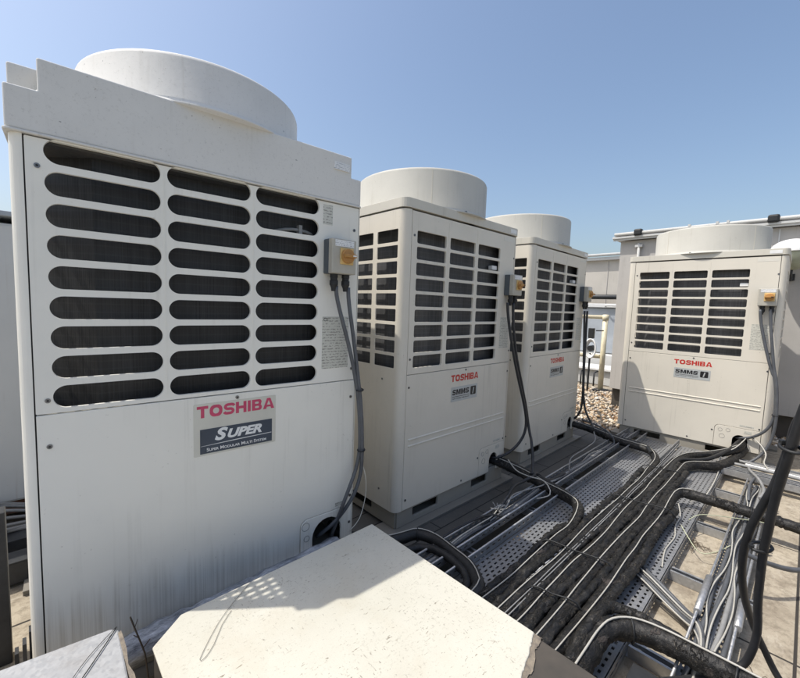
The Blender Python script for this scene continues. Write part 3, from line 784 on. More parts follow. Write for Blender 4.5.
# hand-placed cable and pipe routes, in metres
PATH = {
'c1a' : [(0.829,1.184,1.056),(0.838,1.179,1.015),(0.855,1.173,0.951),(0.881,1.171,0.876),(0.904,1.17,0.798),(0.922,1.169,0.718),(0.934,1.168,0.65),(0.932,1.163,0.641),(0.941,1.163,0.549),(0.949,1.162,0.446),(0.935,1.168,0.377),(0.907,1.17,0.312),(0.879,1.171,0.259),(0.873,1.197,0.179),(0.875,1.237,0.108),(0.883,1.266,0.048)] ,
'c1b' : [(0.882,1.181,1.052),(0.887,1.176,0.998),(0.903,1.175,0.922),(0.921,1.174,0.825),(0.926,1.164,0.729),(0.943,1.163,0.65),(0.942,1.153,0.582),(0.947,1.152,0.45),(0.959,1.162,0.341),(0.935,1.173,0.266),(0.886,1.186,0.2),(0.861,1.218,0.143),(0.814,1.26,0.094)] ,
'c2a' : [(2.119,1.241,1.031),(2.13,1.236,0.956),(2.154,1.226,0.85),(2.185,1.215,0.726),(2.237,1.205,0.581),(2.308,1.194,0.429),(2.347,1.183,0.302),(2.33,1.183,0.23),(2.296,1.204,0.157),(2.255,1.224,0.127),(2.198,1.245,0.091),(2.14,1.276,0.078),(2.143,1.316,0.074)] ,
'c2b' : [(2.182,1.24,1.032),(2.195,1.235,0.894),(2.221,1.225,0.722),(2.29,1.204,0.543),(2.35,1.193,0.373),(2.356,1.183,0.275),(2.342,1.153,0.203),(2.32,1.134,0.199),(2.227,1.095,0.239),(2.23,1.075,0.145),(2.201,1.055,0.076),(2.129,1.026,0.065)] ,
'c3a' : [(3.422,1.285,0.999),(3.431,1.28,0.86),(3.433,1.27,0.686),(3.425,1.26,0.512),(3.451,1.26,0.331),(3.462,1.261,0.204),(3.431,1.27,0.149),(3.435,1.3,0.108),(3.509,1.351,0.065)] ,
'c3b' : [(3.482,1.286,0.999),(3.477,1.281,0.859),(3.456,1.271,0.685),(3.439,1.26,0.51),(3.428,1.25,0.336),(3.438,1.24,0.212),(3.377,1.18,0.147),(3.316,1.119,0.121),(3.194,1.067,0.116)] ,
'c4a' : [(3.896,0.247,1.05),(3.891,0.234,0.96),(3.887,0.202,0.82),(3.887,0.164,0.682),(3.883,0.134,0.566),(3.878,0.145,0.667),(3.878,0.114,0.49),(3.878,0.106,0.329),(3.878,0.125,0.243),(3.887,0.164,0.179),(3.907,0.221,0.124),(3.936,0.277,0.106),(3.975,0.311,0.093)] ,
'c4b' : [(3.897,0.194,1.052),(3.892,0.177,0.903),(3.887,0.155,0.744),(3.883,0.133,0.586),(3.873,0.137,0.668),(3.868,0.104,0.473),(3.868,0.098,0.272),(3.868,0.109,0.147),(3.858,0.138,0.058),(3.837,0.176,-0.001),(3.797,0.215,-0.031)] ,
'p1' : [(1.111,1.154,0.03),(1.181,1.132,0.03),(1.244,1.11,0.03),(1.275,1.032,0.03),(1.264,0.917,0.03),(1.241,0.825,0.03),(1.198,0.761,0.03),(1.158,0.734,0.03)] ,
'p2' : [(2.203,1.358,0.05),(2.214,1.285,0.03),(2.184,1.162,0.03),(2.176,1.059,0.03),(2.153,0.903,0.03),(2.138,0.814,0.03),(2.068,0.735,0.03),(1.95,0.699,0.03),(1.813,0.693,0.03),(1.629,0.693,0.03)] ,
'p3' : [(3.473,1.366,0.05),(3.481,1.253,0.03),(3.442,1.061,0.03),(3.418,0.943,0.03),(3.415,0.838,0.03),(3.432,0.743,0.03),(3.326,0.671,0.03),(3.156,0.628,0.03),(2.932,0.615,0.03)] ,
'p4a' : [(3.812,0.279,0.07),(3.708,0.309,0.05),(3.655,0.395,0.025),(3.468,0.518,0.025),(3.322,0.557,0.025),(2.975,0.571,0.025),(2.715,0.571,0.025)] ,
'p4b' : [(3.404,0.342,0.02),(3.383,0.42,0.02),(3.296,0.488,0.02),(3.082,0.501,0.02),(2.71,0.494,0.02),(2.399,0.496,0.02)] ,
'pc' : [(2.146,0.406,0.03),(2.375,0.417,0.03),(2.555,0.449,0.03),(2.669,0.442,0.03),(2.66,0.405,0.03),(2.664,0.347,0.03),(2.672,0.3,0.03),(2.676,0.207,0.03),(2.679,0.12,0.03),(2.682,0.038,0.03),(2.675,-0.052,0.03)] ,
'pd' : [(1.156,0.36,0.04),(1.232,0.358,0.04),(1.277,0.353,0.04),(1.329,0.335,0.04),(1.36,0.299,0.04),(1.381,0.23,0.04),(1.388,0.137,0.04),(1.387,0.054,0.04)] ,
'pd_small' : [(1.273,0.368,0.05),(1.339,0.375,0.05),(1.382,0.362,0.05),(1.397,0.325,0.05),(1.399,0.277,0.05)] ,
'wd' : [(1.06,0.349,0.075),(1.131,0.355,0.075),(1.194,0.355,0.075),(1.263,0.345,0.075),(1.308,0.319,0.075),(1.329,0.303,0.075),(1.336,0.263,0.075),(1.335,0.222,0.075),(1.345,0.134,0.075),(1.344,0.052,0.075)] ,
'wc' : [(1.127,0.427,0.02),(1.458,0.424,0.02),(1.751,0.424,0.02),(1.94,0.426,0.02)] ,
'v1' : [(1.177,-0.017,0.865),(1.209,-0.002,0.781),(1.246,0.009,0.69),(1.295,0.02,0.588),(1.335,0.026,0.494),(1.376,0.031,0.394),(1.419,0.031,0.261),(1.455,0.026,0.151),(1.465,0.035,0.07),(1.463,0.051,-0.049)] ,
'v2' : [(1.205,-0.008,0.817),(1.252,0.007,0.724),(1.296,0.023,0.623),(1.336,0.044,0.538),(1.378,0.063,0.446),(1.43,0.07,0.335),(1.498,0.062,0.217),(1.566,0.041,0.108),(1.599,0.015,0.032),(1.609,-0.028,-0.024),(1.626,-0.063,-0.072)] ,
'tapepipe' : [(0.154,1.202,0.06),(0.238,1.203,0.06),(0.346,1.207,0.06),(0.469,1.206,0.06),(0.592,1.207,0.06),(0.712,1.211,0.06),(0.847,1.214,0.06)] ,
'wire' : [(0.453,1.05,0.203),(0.383,1.002,0.203),(0.307,0.933,0.203),(0.264,0.88,0.203),(0.288,0.89,0.203),(0.324,0.928,0.203),(0.35,0.957,0.203)] ,
'twig' : [(0.204,1.15,0.042),(0.201,1.15,0.073),(0.19,1.15,0.109),(0.18,1.15,0.144),(0.172,1.15,0.18)] ,
}

# ------------------------------------------------------------------ roof and background
ZR = -.10
def sheet(name, mat, x0, x1, y0, y1, z, t=.0):
    b = MB(); b.box(x0, x1, y0, y1, z - .05, z) if t else b.add([(x0, y0, z), (x1, y0, z), (x1, y1, z), (x0, y1, z)], [(0, 1, 2, 3)])
    return struct(b.build(name, mat))
sheet('roof_deck', 'concrete', -60, 60, -60, 60, ZR)
sheet('walkway_pavers', 'pavers', .35, 3.93, 1.045, 2.3, ZR + .004)

sheet('under_tray_shade', 'bitumen', .30, 3.90, .325, 1.043, ZR + .003)  # dark sheet standing in for the shade under the trays
# gravel bed: stones beyond counting
random.seed(3)
g = MB()
ico = bmesh.new(); bmesh.ops.create_icosphere(ico, subdivisions=1, radius=1); ico.verts.ensure_lookup_table()
iv = [v.co.copy() for v in ico.verts]; iff = [[v.index for v in f.verts] for f in ico.faces]; ico.free()
for i in range(5200):
    if i < 4000: x, y = random.uniform(3.95, 6.1), random.uniform(1.16, 3.0)
    else: x, y = random.uniform(4.75, 6.1), random.uniform(-.6, 1.15)
    if x < 4.75 and y < 1.3 and x > 3.9 and random.random() < .3: continue
    s = random.uniform(.009, .021); m = Matrix.Translation((x, y, ZR + random.uniform(.0, .02))) @ Matrix.Rotation(random.uniform(0, 6.3), 4, Vector((random.random(), random.random(), random.random() + .1)).normalized()) @ Matrix.Diagonal((s * random.uniform(.9, 1.5), s, s * random.uniform(.55, .85), 1))
    g.add([v * random.uniform(.85, 1.12) for v in iv], iff, True, m)
go = g.build('gravel', 'stones'); go['kind'] = 'stuff'; go['label'] = 'brown and white pebbles spread on the roof in the gap behind the turned unit'; go['category'] = 'gravel'
b = MB(); b.add([(3.98, 1.0, ZR + .003), (6.2, 1.0, ZR + .003), (6.2, 3.1, ZR + .003), (3.98, 3.1, ZR + .003)], [(0, 1, 2, 3)]); struct(b.build('gravel_bed', 'bitumen'))

# tall wall behind the turned unit
wr = empty('plant_room_wall', (5.05, -2.0, ZR)); WI = Matrix.Translation((-5.05, 2.0, -ZR))
def wpart(b, name, mat, bev=0.):
    o = b.build(name, mat, wr, bev, 2); o.matrix_parent_inverse = WI; return o
b = MB(); b.box(5.05, 5.30, -5.7, 1.553, .13, 1.843); wpart(b, 'wall', 'wall', .004)
b = MB(); b.box(5.12, 5.29, -5.7, 1.54, ZR - .02, .128); wpart(b, 'plinth', 'bitumen')
b = MB(); b.box(4.97, 5.33, -5.7, 1.62, 1.863, 1.887); b.box(4.985, 5.01, -5.7, 1.615, 1.8435, 1.8628); wpart(b, 'gutter', 'coping', .003)
b = MB(); b.tube([(4.976, -5.7, 1.912), (4.976, -2, 1.914), (4.976, 1.60, 1.912)], .018, 10); b.box(5.0, 5.31, -5.7, 1.60, 1.8875, 1.912); wpart(b, 'coping', 'coping')
for y in (1.365, .295, -1.0, -2.4):
    b = MB(); b.box(4.945, 5.02, y - .04, y + .04, 1.880, 1.952); wpart(b, 'bracket', 'rubber', .016)
for y in (.91, .69, .61, .08):
    b = MB(); b.box(4.957, 4.995, y - .010, y + .010, 1.915, 1.942); wpart(b, 'clip', 'coping')
b = MB(); b.tube([(5.02, 1.36, 1.80), (5.02, 1.355, 1.37)], .014, 8); b.box(5.005, 5.048, 1.325, 1.395, 1.76, 1.785); wpart(b, 'downpipe', 'coping')
for y in (.98, .25, -.5, -1.2, -2):
    b = MB(); b.box(5.044, 5.0495, y - .004, y + .004, .15, 1.83); wpart(b, 'panel_joint', 'cabinet_grey')
tag(wr, 'tall grey wall with pale coping and black brackets behind the sunlit turned unit', 'wall')
# added pale wall behind the camera, bouncing light onto the shaded unit fronts
pw = empty('bounce_wall', (0, -3.6, ZR)); PI_ = Matrix.Translation((0, 3.6, -ZR))
b = MB(); b.box(-9, 5.0, -3.8, -3.6, ZR - .01, 1.5); o = b.build('wall', 'coping', pw); o.matrix_parent_inverse = PI_
b = MB(); b.box(-9, 5.0, -3.85, -3.55, 1.503, 1.56); o = b.build('cap', 'coping', pw, .01); o.matrix_parent_inverse = PI_
tag(pw, 'added pale wall bouncing light, on the open side opposite the row', 'bounce wall')

b = MB(); b.box(9.0, 9.3, -1.0, 12, ZR - .02, 2.12)
wf = empty('parapet_wall', (9.0, 5.5, ZR)); o = b.build('wall', 'wall_far', wf); o.matrix_parent_inverse = Matrix.Translation((-9, -5.5, -ZR))
b = MB(); b.box(8.9, 9.4, -1, 12.02, 2.121, 2.18); b.tube([(8.88, -1, 2.225), (8.88, 12, 2.225)], .03, 8); o = b.build('coping', 'coping', wf); o.matrix_parent_inverse = Matrix.Translation((-9, -5.5, -ZR))
for y in (2.45, 2.97, 3.5, 4.1, 5):
    b = MB(); b.box(8.99, 8.998, y - .006, y + .006, .2, 2.1); o = b.build('panel_joint', 'wall', wf); o.matrix_parent_inverse = Matrix.Translation((-9, -5.5, -ZR))
tag(wf, 'lower beige panelled wall far behind, seen in the gap left of the tall grey wall', 'wall')

b = MB(); b.tube([(8.75, -.5, 1.33), (8.75, 8, 1.36)], .05, 12); tag(b.build('service_pipe', 'dark_metal'), 'dark horizontal pipe along the beige far wall', 'pipe')
t = empty('equipment_cabinet', (7.3, 2.9, ZR)); inv = Matrix.Translation((-7.3, -2.9, -ZR))
def par(o, p, inv): o.parent = p; o.matrix_parent_inverse = inv; return o
b = MB(); b.box(7.2, 8.0, 1.2, 4.2, .33, 1.10); par(b.build('body', 'tank', None, .02, 3), t, inv)
b = MB(); b.box(7.14, 8.05, 1.15, 4.25, 1.105, 1.17); par(b.build('top_cover', 'cabinet_grey', None, .008, 2), t, inv)
for y in (2.25, 3.1):
    b = MB(); b.tube(smooth_path([(7.14, y - .10, 1.13), (7.09, y - .08, 1.14), (7.09, y + .08, 1.14), (7.14, y + .10, 1.13)]), .012, 8); par(b.build('handle', 'coping'), t, inv)
b = MB(); b.box(7.0, 8.1, 1.2, 4.3, ZR, .32); par(b.build('plinth', 'coping', None, .01, 2), t, inv)
tag(t, 'grey metal equipment cabinet with handled top on a white plinth behind the cream pipe rail', 'cabinet')
t = empty('low_block', (6.55, 2.4, ZR)); inv = Matrix.Translation((-6.55, -2.4, -ZR))
b = MB(); b.box(6.45, 6.8, 1.9, 3.6, ZR, .12); par(b.build('block', 'coping', None, .012, 2), t, inv)
b = MB(); b.box(6.40, 6.84, 1.88, 3.65, .125, .17); par(b.build('cap', 'white', None, .01, 2), t, inv)
for y in (2.16, 2.35):
    b = MB(); b.tube([(6.30, y, ZR), (6.30, y, .10), (6.44, y, .115)], .012, 8); par(b.build('bracket', 'dark_metal'), t, inv)
tag(t, 'low white block with dark brackets at the foot of the grey cabinet', 'block')
# cream pipe rail
t = empty('pipe_rail', (5.95, 1.96, ZR)); inv = Matrix.Translation((-5.95, -1.96, -ZR))
for pts in ([(5.95, 1.945, ZR + .02), (5.95, 1.945, .935)], [(5.95, 3.2, ZR + .02), (5.95, 3.2, .935)]):
    b = MB(); b.tube(pts, .034, 12); par(b.build('post', 'cream_pipe'), t, inv)
for z in (.955, .395):
    b = MB(); b.tube([(5.95, 1.925 if z > .5 else 1.985, z), (5.95, 3.24, z)], .028, 12); par(b.build('rail', 'cream_pipe'), t, inv)
for y in (1.945, 3.2):
    b = MB(); b.lathe([(0, -.04), (.040, -.04), (.043, 0), (.040, .04), (0, .045)], 16, Matrix.Translation((5.95, y, .95))); par(b.build('elbow', 'cream_pipe'), t, inv)
    b = MB(); b.box(5.86, 6.04, y - .08, y + .08, ZR, ZR + .03); par(b.build('foot', 'dark_metal'), t, inv)
tag(t, 'cream yellow pipe railing standing on the gravel before the grey cabinet', 'railing')
# hose coil with dark valve
t = empty('hose_reel', (5.7, 2.02, .45)); inv = Matrix.Translation((-5.7, -2.02, -.45))
b = MB()
for k in range(4):
    c = [(5.70 + .012 * k, 2.03 + .07 * math.cos(a * PI / 15) * (1 - .08 * k), .52 + .13 * math.sin(a * PI / 15) * (1 - .08 * k)) for a in range(31)]
    b.tube(c, .012, 6, cap=False)
par(b.build('hose', 'white'), t, inv)
b = MB(); b.cyl((5.70, 2.03, .52), .04, .10, 'x', 14); b.box(5.69, 5.75, 2.0, 2.07, .66, .80); b.tube([(5.72, 1.98, .77), (5.72, 1.88, .775)], .010, 6); b.tube([(5.76, 2.05, ZR), (5.76, 2.05, .45)], .014, 8)
par(b.build('valve', 'rubber', None, .006, 2), t, inv)
tag(t, 'coil of white hose on a black valve before the cream railing', 'hose reel')
# globe lamp on the tall wall
t = empty('bulkhead_lamp', (4.9, .125, 1.6)); inv = Matrix.Translation((-4.9, -.125, -1.6))
c0 = (4.86, .145)
b = MB(); b.lathe([(.150, -.010), (.150, 0)] + [(.150 * math.cos(a * PI / 16), .105 * math.sin(a * PI / 16)) for a in range(1, 9)] + [(0, .105 - .006)] + [(.142 * math.cos(a * PI / 16), .098 * math.sin(a * PI / 16)) for a in range(7, -1, -1)] + [(.142, -.010)], 40, Matrix.Translation((*c0, 1.600)))
par(b.build('cap', 'white'), t, inv)
b = MB(); b.lathe([(.138 * math.cos(a * PI / 20), -.012 - .15 * math.sin(a * PI / 20)) for a in range(11)], 40, Matrix.Translation((*c0, 1.600))); par(b.build('globe', 'lamp_glass'), t, inv)
b = MB(); b.tube(smooth_path([(5.048, .145, 1.40), (4.93, .145, 1.36), (4.86, .145, 1.40), (4.86, .145, 1.446)]), .013, 8); b.box(5.035, 5.048, .12, .17, 1.36, 1.42); par(b.build('bracket', 'dark_metal'), t, inv)
tag(t, 'round lamp with a white cap on the tall wall past the turned unit\'s right shoulder', 'lamp')

# pale cabinet, post, channel beam and kerb at the left
t = empty('steel_cabinet', (-1.0, 2.5, ZR)); inv = Matrix.Translation((1.0, -2.5, -ZR))
b = MB(); b.box(-2.6, .7, 2.5, 3.5, .03, 1.335); par(b.build('body', 'cabinet_grey', None, .012, 2), t, inv)
b = MB(); b.box(-2.63, .73, 2.47, 3.53, 1.362, 1.385); par(b.build('top_rim', 'tank', None, .004, 2), t, inv)
b = MB(); b.box(-2.6, .7, 2.515, 3.48, -.03, .028); par(b.build('rusty_base', 'rust'), t, inv)
for x in (-2.4, -.9, .5):
    b = MB(); b.box(x, x + .12, 2.55, 3.4, ZR, -.031); par(b.build('foot', 'rust'), t, inv)
tag(t, 'pale grey steel cabinet with a rusty base, behind the left edge of the nearest unit', 'cabinet')
b = MB(); b.box(-.5, .6, 1.97, 2.06, -.002, .003); b.box(-.5, .6, 1.972, 1.976, -.085, -.003); b.box(-.5, .6, 2.052, 2.056, -.085, -.003); b.box(-.5, .6, 2.18, 2.30, -.06, -.01)
tag(b.build('channel_beam', 'dark_metal', None, .001, 1), 'steel channel beam lying on the roof before the rusty cabinet base', 'beam')
b = MB()
for k in range(7):
    y = 2.25 + .03 * k; b.tube(smooth_path([(-.5, y, -.02), (-.2, y - .05 * math.sin(k), .01 + .01 * k), (.1, y + .03, -.02), (.4, y, 0)], .04), .008, 6)
tag(b.build('cable_loop', 'cable_light', None), 'loose pale cables lying under the rusty cabinet base', 'cable')
b = MB(); b.box(-.14, -.0685, 1.56, 1.61, ZR, .378)
tag(b.build('steel_post', 'dark_metal', None, .002, 1), 'short dark steel post at the left edge beside the nearest unit', 'post')
t = empty('floor_bracket', (-.03, 1.4, ZR)); inv = Matrix.Translation((.03, -1.4, -ZR))
for k, (x, y) in enumerate(((-.058, 1.42), (-.028, 1.45), (-.04, 1.36))):
    b = MB(); b.box(x, x + .008, y, y + .03, ZR, .02 + .03 * k); par(b.build('blade', 'dark_metal'), t, inv)
b = MB(); b.box(-.07, .0, 1.35, 1.49, ZR, ZR + .01); par(b.build('base_plate', 'dark_metal'), t, inv)
tag(t, 'dark steel floor bracket with upright blades beside the nearest unit', 'bracket')

# ------------------------------------------------------------------ foreground boxes
t = empty('duct_box', (.55, .4, ZR)); inv = Matrix.Translation((-.55, -.4, -ZR))
T = .2
out = [(.187, -.35), (.922, -.35), (.922, 1.052), (.268, 1.047), (.191, .985)]
b = MB(); b.plate(out, [], T - .006 - ZR, lambda u, v, w: (u, v, T - .006 - w)); par(b.build('body', 'bitumen', None, .004, 2), t, inv)
random.seed(11)
torn = []
ctl = [(.924, .412), (.895, .402), (.86, .392), (.82, .380), (.785, .372), (.755, .345), (.73, .30), (.705, .22), (.69, .05), (.68, -.35)]
for i in range(len(ctl) - 1):
    for j in range(5):
        k = j / 5; x = ctl[i][0] * (1 - k) + ctl[i + 1][0] * k; y = ctl[i][1] * (1 - k) + ctl[i + 1][1] * k
        torn.append((x + random.uniform(-.002, .002), y + random.uniform(-.002, .002)))
torn.append(ctl[-1])
skin = [(.185, -.352)] + torn[::-1] + [(.924, 1.054), (.267, 1.049), (.189, .986)]
b = MB(); b.plate(skin, [], .0058, lambda u, v, w: (u, v, T - w)); par(b.build('coating', 'speckle', None, .0025, 2), t, inv)
edge = [(x - .0, y + .0) for x, y in torn]; edge2 = [(x + .004 + .002 * math.sin(i_ * .8), y - .014 - .004 * math.sin(i_ * .55)) for i_, (x, y) in enumerate(torn)]
edge2[0] = (.9225, .388)
b = MB(); b.plate(edge + edge2[::-1], [], .0030, lambda u, v, w: (u, v, T - .0028 - w)); par(b.build('torn_edge', 'torn_edge'), t, inv)
tag(t, 'cream coated low box with a torn dark corner, in the foreground before the nearest unit', 'box')

t = empty('galvanised_box', (-.3, .5, ZR)); inv = Matrix.Translation((.3, -.5, -ZR))
T2 = .25
out = [(-1.2, -.35), (.128, -.35), (.126, .878), (.131, 1.030), (.118, 1.044), (-.066, 1.067), (-1.2, 1.21)]
b = MB(); b.plate(out, [], T2 - ZR, lambda u, v, w: (u, v, T2 - w)); par(b.build('body', 'galv_box', None, .004, 2), t, inv)
random.seed(5)
fl = []; fl2 = []
for i in range(40):
    y = 1.02 - i * .035; fl.append((.1275, y)); fl2.append((.131 + random.uniform(0, .006), y + random.uniform(-.01, .01)))
b = MB(); b.plate(fl + fl2[::-1], [], .03, lambda u, v, w: (u, v, T2 - .0005 - w)); par(b.build('sealant', 'torn_edge'), t, inv)
tag(t, 'galvanised metal box with a flaking sealant edge at the lower left corner', 'box')
for k, dx in enumerate((0, -.022)):
    b = MB(); b.tube(smooth_path([(.128 + dx * .1, 1.036, .2535), (.09 + dx, .98 , .2535), (.03 + dx, .90, .2535), (-.05 + dx, .82, .2535)]), .0007 if k else .0012, 5)
    tag(b.build('thin_wire', 'rubber'), ['thicker black wire slanting across the galvanised box', 'thinner black wire beside the thicker one on the galvanised box'][k], 'wire', 'wires on the galvanised box')

b = MB(); b.tube([(.13 + .03 * i, 1.192 + .0007 * i, .052) for i in range(26)], .038, 18, jit=.22)
tag(b.build('foil_taped_pipe', 'foil'), 'silver taped pipe running along the foot of the nearest unit', 'pipe')
b = MB(); b.tube(smooth_path([(.453, 1.045, .2025), (.40, 1.01, .2025), (.345, .97, .2022), (.307, .933, .2022), (.262, .88, .2022), (.272, .876, .2022), (.30, .90, .2022), (.335, .945, .2022), (.37, .975, .2022)]), .0005, 5)
tag(b.build('thin_wire', 'rubber'), 'hair thin wire loop lying on the cream coated box', 'wire')
b = MB(); b.tube(smooth_path([(.214, 1.14, -.09), (.205, 1.15, .04), (.199, 1.15, .075), (.190, 1.15, .11), (.181, 1.15, .144), (.172, 1.15, .18)], .01), .0022, 5)
b.tube([(.199, 1.15, .075), (.214, 1.14, .10)], .0012, 4); b.tube([(.190, 1.15, .11), (.178, 1.15, .125)], .0012, 4); b.tube([(.181, 1.15, .144), (.188, 1.15, .165)], .001, 4)
tag(b.build('dry_twig', 'wood'), 'dry dark twig standing between the two foreground boxes', 'twig')

# ------------------------------------------------------------------ perforated trays, struts
def slots(b, u0, u1, v0, v1, px, pv, sx, sv, mp):
    n = max(1, int((v1 - v0) / pv)); m0 = (v1 - v0 - n * pv) / 2
    q = lambda a, c, d, e: b.add([mp(a, d), mp(c, d), mp(c, e), mp(a, e)], [(0, 1, 2, 3)])
    q(u0, u1, v0, v0 + m0 + (pv - sv) / 2)
    for r in range(n):
        a = v0 + m0 + r * pv; lo, hi = a + (pv - sv) / 2, a + (pv + sv) / 2
        off = (px / 2 if r % 2 else 0) + .008; x = u0
        while x + off + sx < u1 or x == u0:
            s0 = x + off; s1 = s0 + sx
            if s1 > u1: break
            q(x, s0, lo, hi); x2 = s1; x = s1; off = px - sx
        q(x, u1, lo, hi)
        q(u0, u1, hi, (hi + pv - sv) if r < n - 1 else v1)
def tray(x0, x1, y0, y1, z, lip, label, swap=False, down=False, px=.036, pv=.0195, sx=.019, sv=.0072, grp='perforated cable trays on the roof', name='cable_tray'):
    t = empty(name, ((x0 + x1) / 2, (y0 + y1) / 2, z)); inv = Matrix.Translation((-(x0 + x1) / 2, -(y0 + y1) / 2, -z))
    S = (lambda a, c, zz: (c, a, zz)) if swap else (lambda a, c, zz: (a, c, zz))
    if swap: a0, a1, c0, c1 = y0, y1, x0, x1
    else: a0, a1, c0, c1 = x0, x1, y0, y1
    b = MB(); slots(b, a0, a1, c0 + .003, c1 - .003, px, pv, sx, sv, lambda u, v: S(u, v, z)); par(b.build('tray_floor', 'tray', None, solid=.0015), t, inv)
    for c, s in ((c0, 1), (c1, -1)):
        sg = -1 if down else 1
        b = MB(); slots(b, a0, a1, .002 if down else .004, lip - .003, .045, .03, .022, .009, lambda u, v: S(u, c, z + sg * v))
        par(b.build('side_wall', 'tray', None, solid=.0015), t, inv)
        if down: continue
        bb = MB(); bb.tube([S(a0, c + s * .003, z + lip), S((a0 + a1) / 2, c + s * .003, z + lip), S(a1, c + s * .003, z + lip)], .0048, 6)
        par(bb.build('rim', 'galv'), t, inv)
    tag(t, label, 'cable tray', grp)
tray(.93, 3.88, .640, .873, -.050, .050, 'wide perforated tray under the thick black pipes, its slotted floor showing in shade')
tray(.93, 3.885, .318, .632, -.046, .046, 'perforated tray under the outer black pipes, sunlit along its slotted edge', down=True, px=.030, pv=.021, sx=.014, sv=.0085)
tray(.95, 3.95, .940, 1.024, -.040, .036, 'narrow tray of cables between the wide tray and the dark pavers', px=.03, pv=.017)
tray(1.15, 3.40, .078, .188, -.058, .034, 'narrow sunlit tray of white and grey cables on the pale slabs', px=.03, pv=.0165, sx=.015)

def cchan(b, p0, p1, w, h, z, open_up=True):
    (x0, y0), (x1, y1) = p0, p1
    d = Vector((x1 - x0, y1 - y0, 0)); L_ = d.length; ang = math.atan2(d.y, d.x)
    m = Matrix.Translation((x0, y0, z)) @ Matrix.Rotation(ang, 4, 'Z')
    t = .0025
    b.box(0, L_, -w / 2, w / 2, 0, t, m); b.box(0, L_, -w / 2, -w / 2 + t, t + .0002, h, m); b.box(0, L_, w / 2 - t, w / 2, t + .0002, h, m)
    b.box(0, L_, -w / 2 + t + .0002, -w / 2 + .010, h - t, h, m); b.box(0, L_, w / 2 - .010, w / 2 - t - .0002, h - t, h, m)
sl = ['strut nearest the foreground boxes', 'strut under the looping pipe of the second unit', 'second strut before the turned unit', 'strut nearest the turned unit']
for k, x in enumerate((1.42, 1.98, 2.54, 3.13)):
    b = MB(); cchan(b, (x, .04), (x, .312), .041, .040, -.0985); cchan(b, (x, .638), (x, 1.03), .041, .040, -.0985); b.box(x - .0205, x + .0205, .3125, .6375, -.0985, -.0965)
    tag(b.build('strut', 'galv'), 'galvanised cross ' + sl[k] + ', carrying the trays', 'strut', 'cross struts under the trays')
for k, (x, w_, z, lab) in enumerate(((3.475, .041, -.052, 'nearer long galvanised channel running right from the tray corner'), (3.56, .041, -.056, 'middle long galvanised channel running right in front of the turned unit'),
                         (3.80, .035, -.060, 'galvanised channel closest to the turned unit running off to the right'))):
    b = MB(); cchan(b, (x, .325), (x, -2.6), w_, .041, z)
    tag(b.build('strut', 'galv'), lab, 'strut', 'long channels right of the turned unit')
ordn = ['nearest the tray corner', 'second from the tray corner', 'third from the tray corner', 'fourth from the tray corner', 'fifth from the tray corner', 'sixth from the tray corner', 'seventh from the tray corner', 'farthest from the tray corner']
for k in range(8):
    b = MB(); b.box(3.45, 3.83, -.2 - .3 * k, -.17 - .3 * k, -.0985, -.0625)
    tag(b.build('bearer', 'galv'), 'flat steel bearer under the long channels, ' + ordn[k], 'bearer', 'bearers under the long channels')
for k, (p0, p1) in enumerate((((1.965, .186), (1.70, .183)), ((1.894, .080), (1.71, .077)))):
    b = MB(); b.tube([(p0[0], p0[1], -.021), (p1[0], p1[1], -.021)], .0115, 10); b.box(min(p0[0], p1[0]) + .004, max(p0[0], p1[0]) - .004, p0[1] - .008, p0[1] + .008, -.052, -.028)
    tag(b.build('tray_joiner', 'galv'), ['pale joiner sleeve on the left rim of the narrow sunlit tray', 'pale joiner sleeve on the right rim of the narrow sunlit tray'][k], 'joiner')

# ------------------------------------------------------------------ pipes and cables
def pipe(name, pts, r, mat, label, cat, grp=None, jit=.16, seg=18, step=.012, ties=0):
    torn = .24 if mat == 'foam' else 0.
    if torn: seg, step = 30, .0065
    b = MB(); b.tube(smooth_path(pts, step), r, seg, jit=jit, torn=torn)
    o = b.build(name, mat)
    return tag(o, label, cat, grp)
def to_box(pts, y, z=-.012):
    x0 = pts[-1][0]; n = max(2, int((x0 - .93) / .12)); out = []
    for i in range(1, n + 1):
        x = x0 + (.926 - x0) * i / n; out.append((x, y + .004 * math.sin(7 * x + y * 30), z + .003 * math.sin(11 * x + y * 50)))
    return pts + out
def drop(path, z): return [(x, y, min(q, z)) if i > 1 else (x, y, q) for i, (x, y, q) in enumerate(path)]
G1 = 'insulated pipes in the black bundle'
P1 = [(.995, 1.27, .06)] + [(x, y, .012) for x, y, z in PATH['p1'][0:]]
P1 = [(.905, 1.32, .08), (.965, 1.235, .045), (1.05, 1.172, .02)] + [(x, y, .006) for x, y, z in PATH['p1']]
P1 = to_box(P1, .735, -.010)
P2 = to_box([(2.145, 1.42, .06), (2.168, 1.30, .050), (2.180, 1.18, .035), (2.176, 1.059, .02), (2.158, .94, .008), (2.140, .83, .002), (2.085, .745, .002), (1.98, .705, .0)], .685, -.010)
P3 = to_box([(3.40, 1.44, .06), (3.445, 1.30, .045), (3.455, 1.18, .03), (3.44, 1.061, .015), (3.42, .943, .002), (3.418, .838, -.002), (3.40, .743, -.004), (3.30, .68, -.006), (3.156, .642, -.008), (2.932, .632, -.01)], .622, -.010)
P4 = to_box([(4.02, .27, .075), (3.90, .27, .065), (3.80, .285, .05), (3.70, .34, .03), (3.60, .43, .006), (3.468, .518, 0), (3.322, .553, -.006), (3.1, .563, -.008), (2.715, .563, -.010)], .560, -.010)
P5 = to_box([(4.00, .255, .035), (3.90, .258, .020), (3.70, .285, -.003), (3.55, .315, -.005), (3.43, .355, -.006), (3.36, .43, -.008), (3.27, .488, -.010), (3.082, .499, -.012), (2.71, .497, -.012)], .497, -.012)
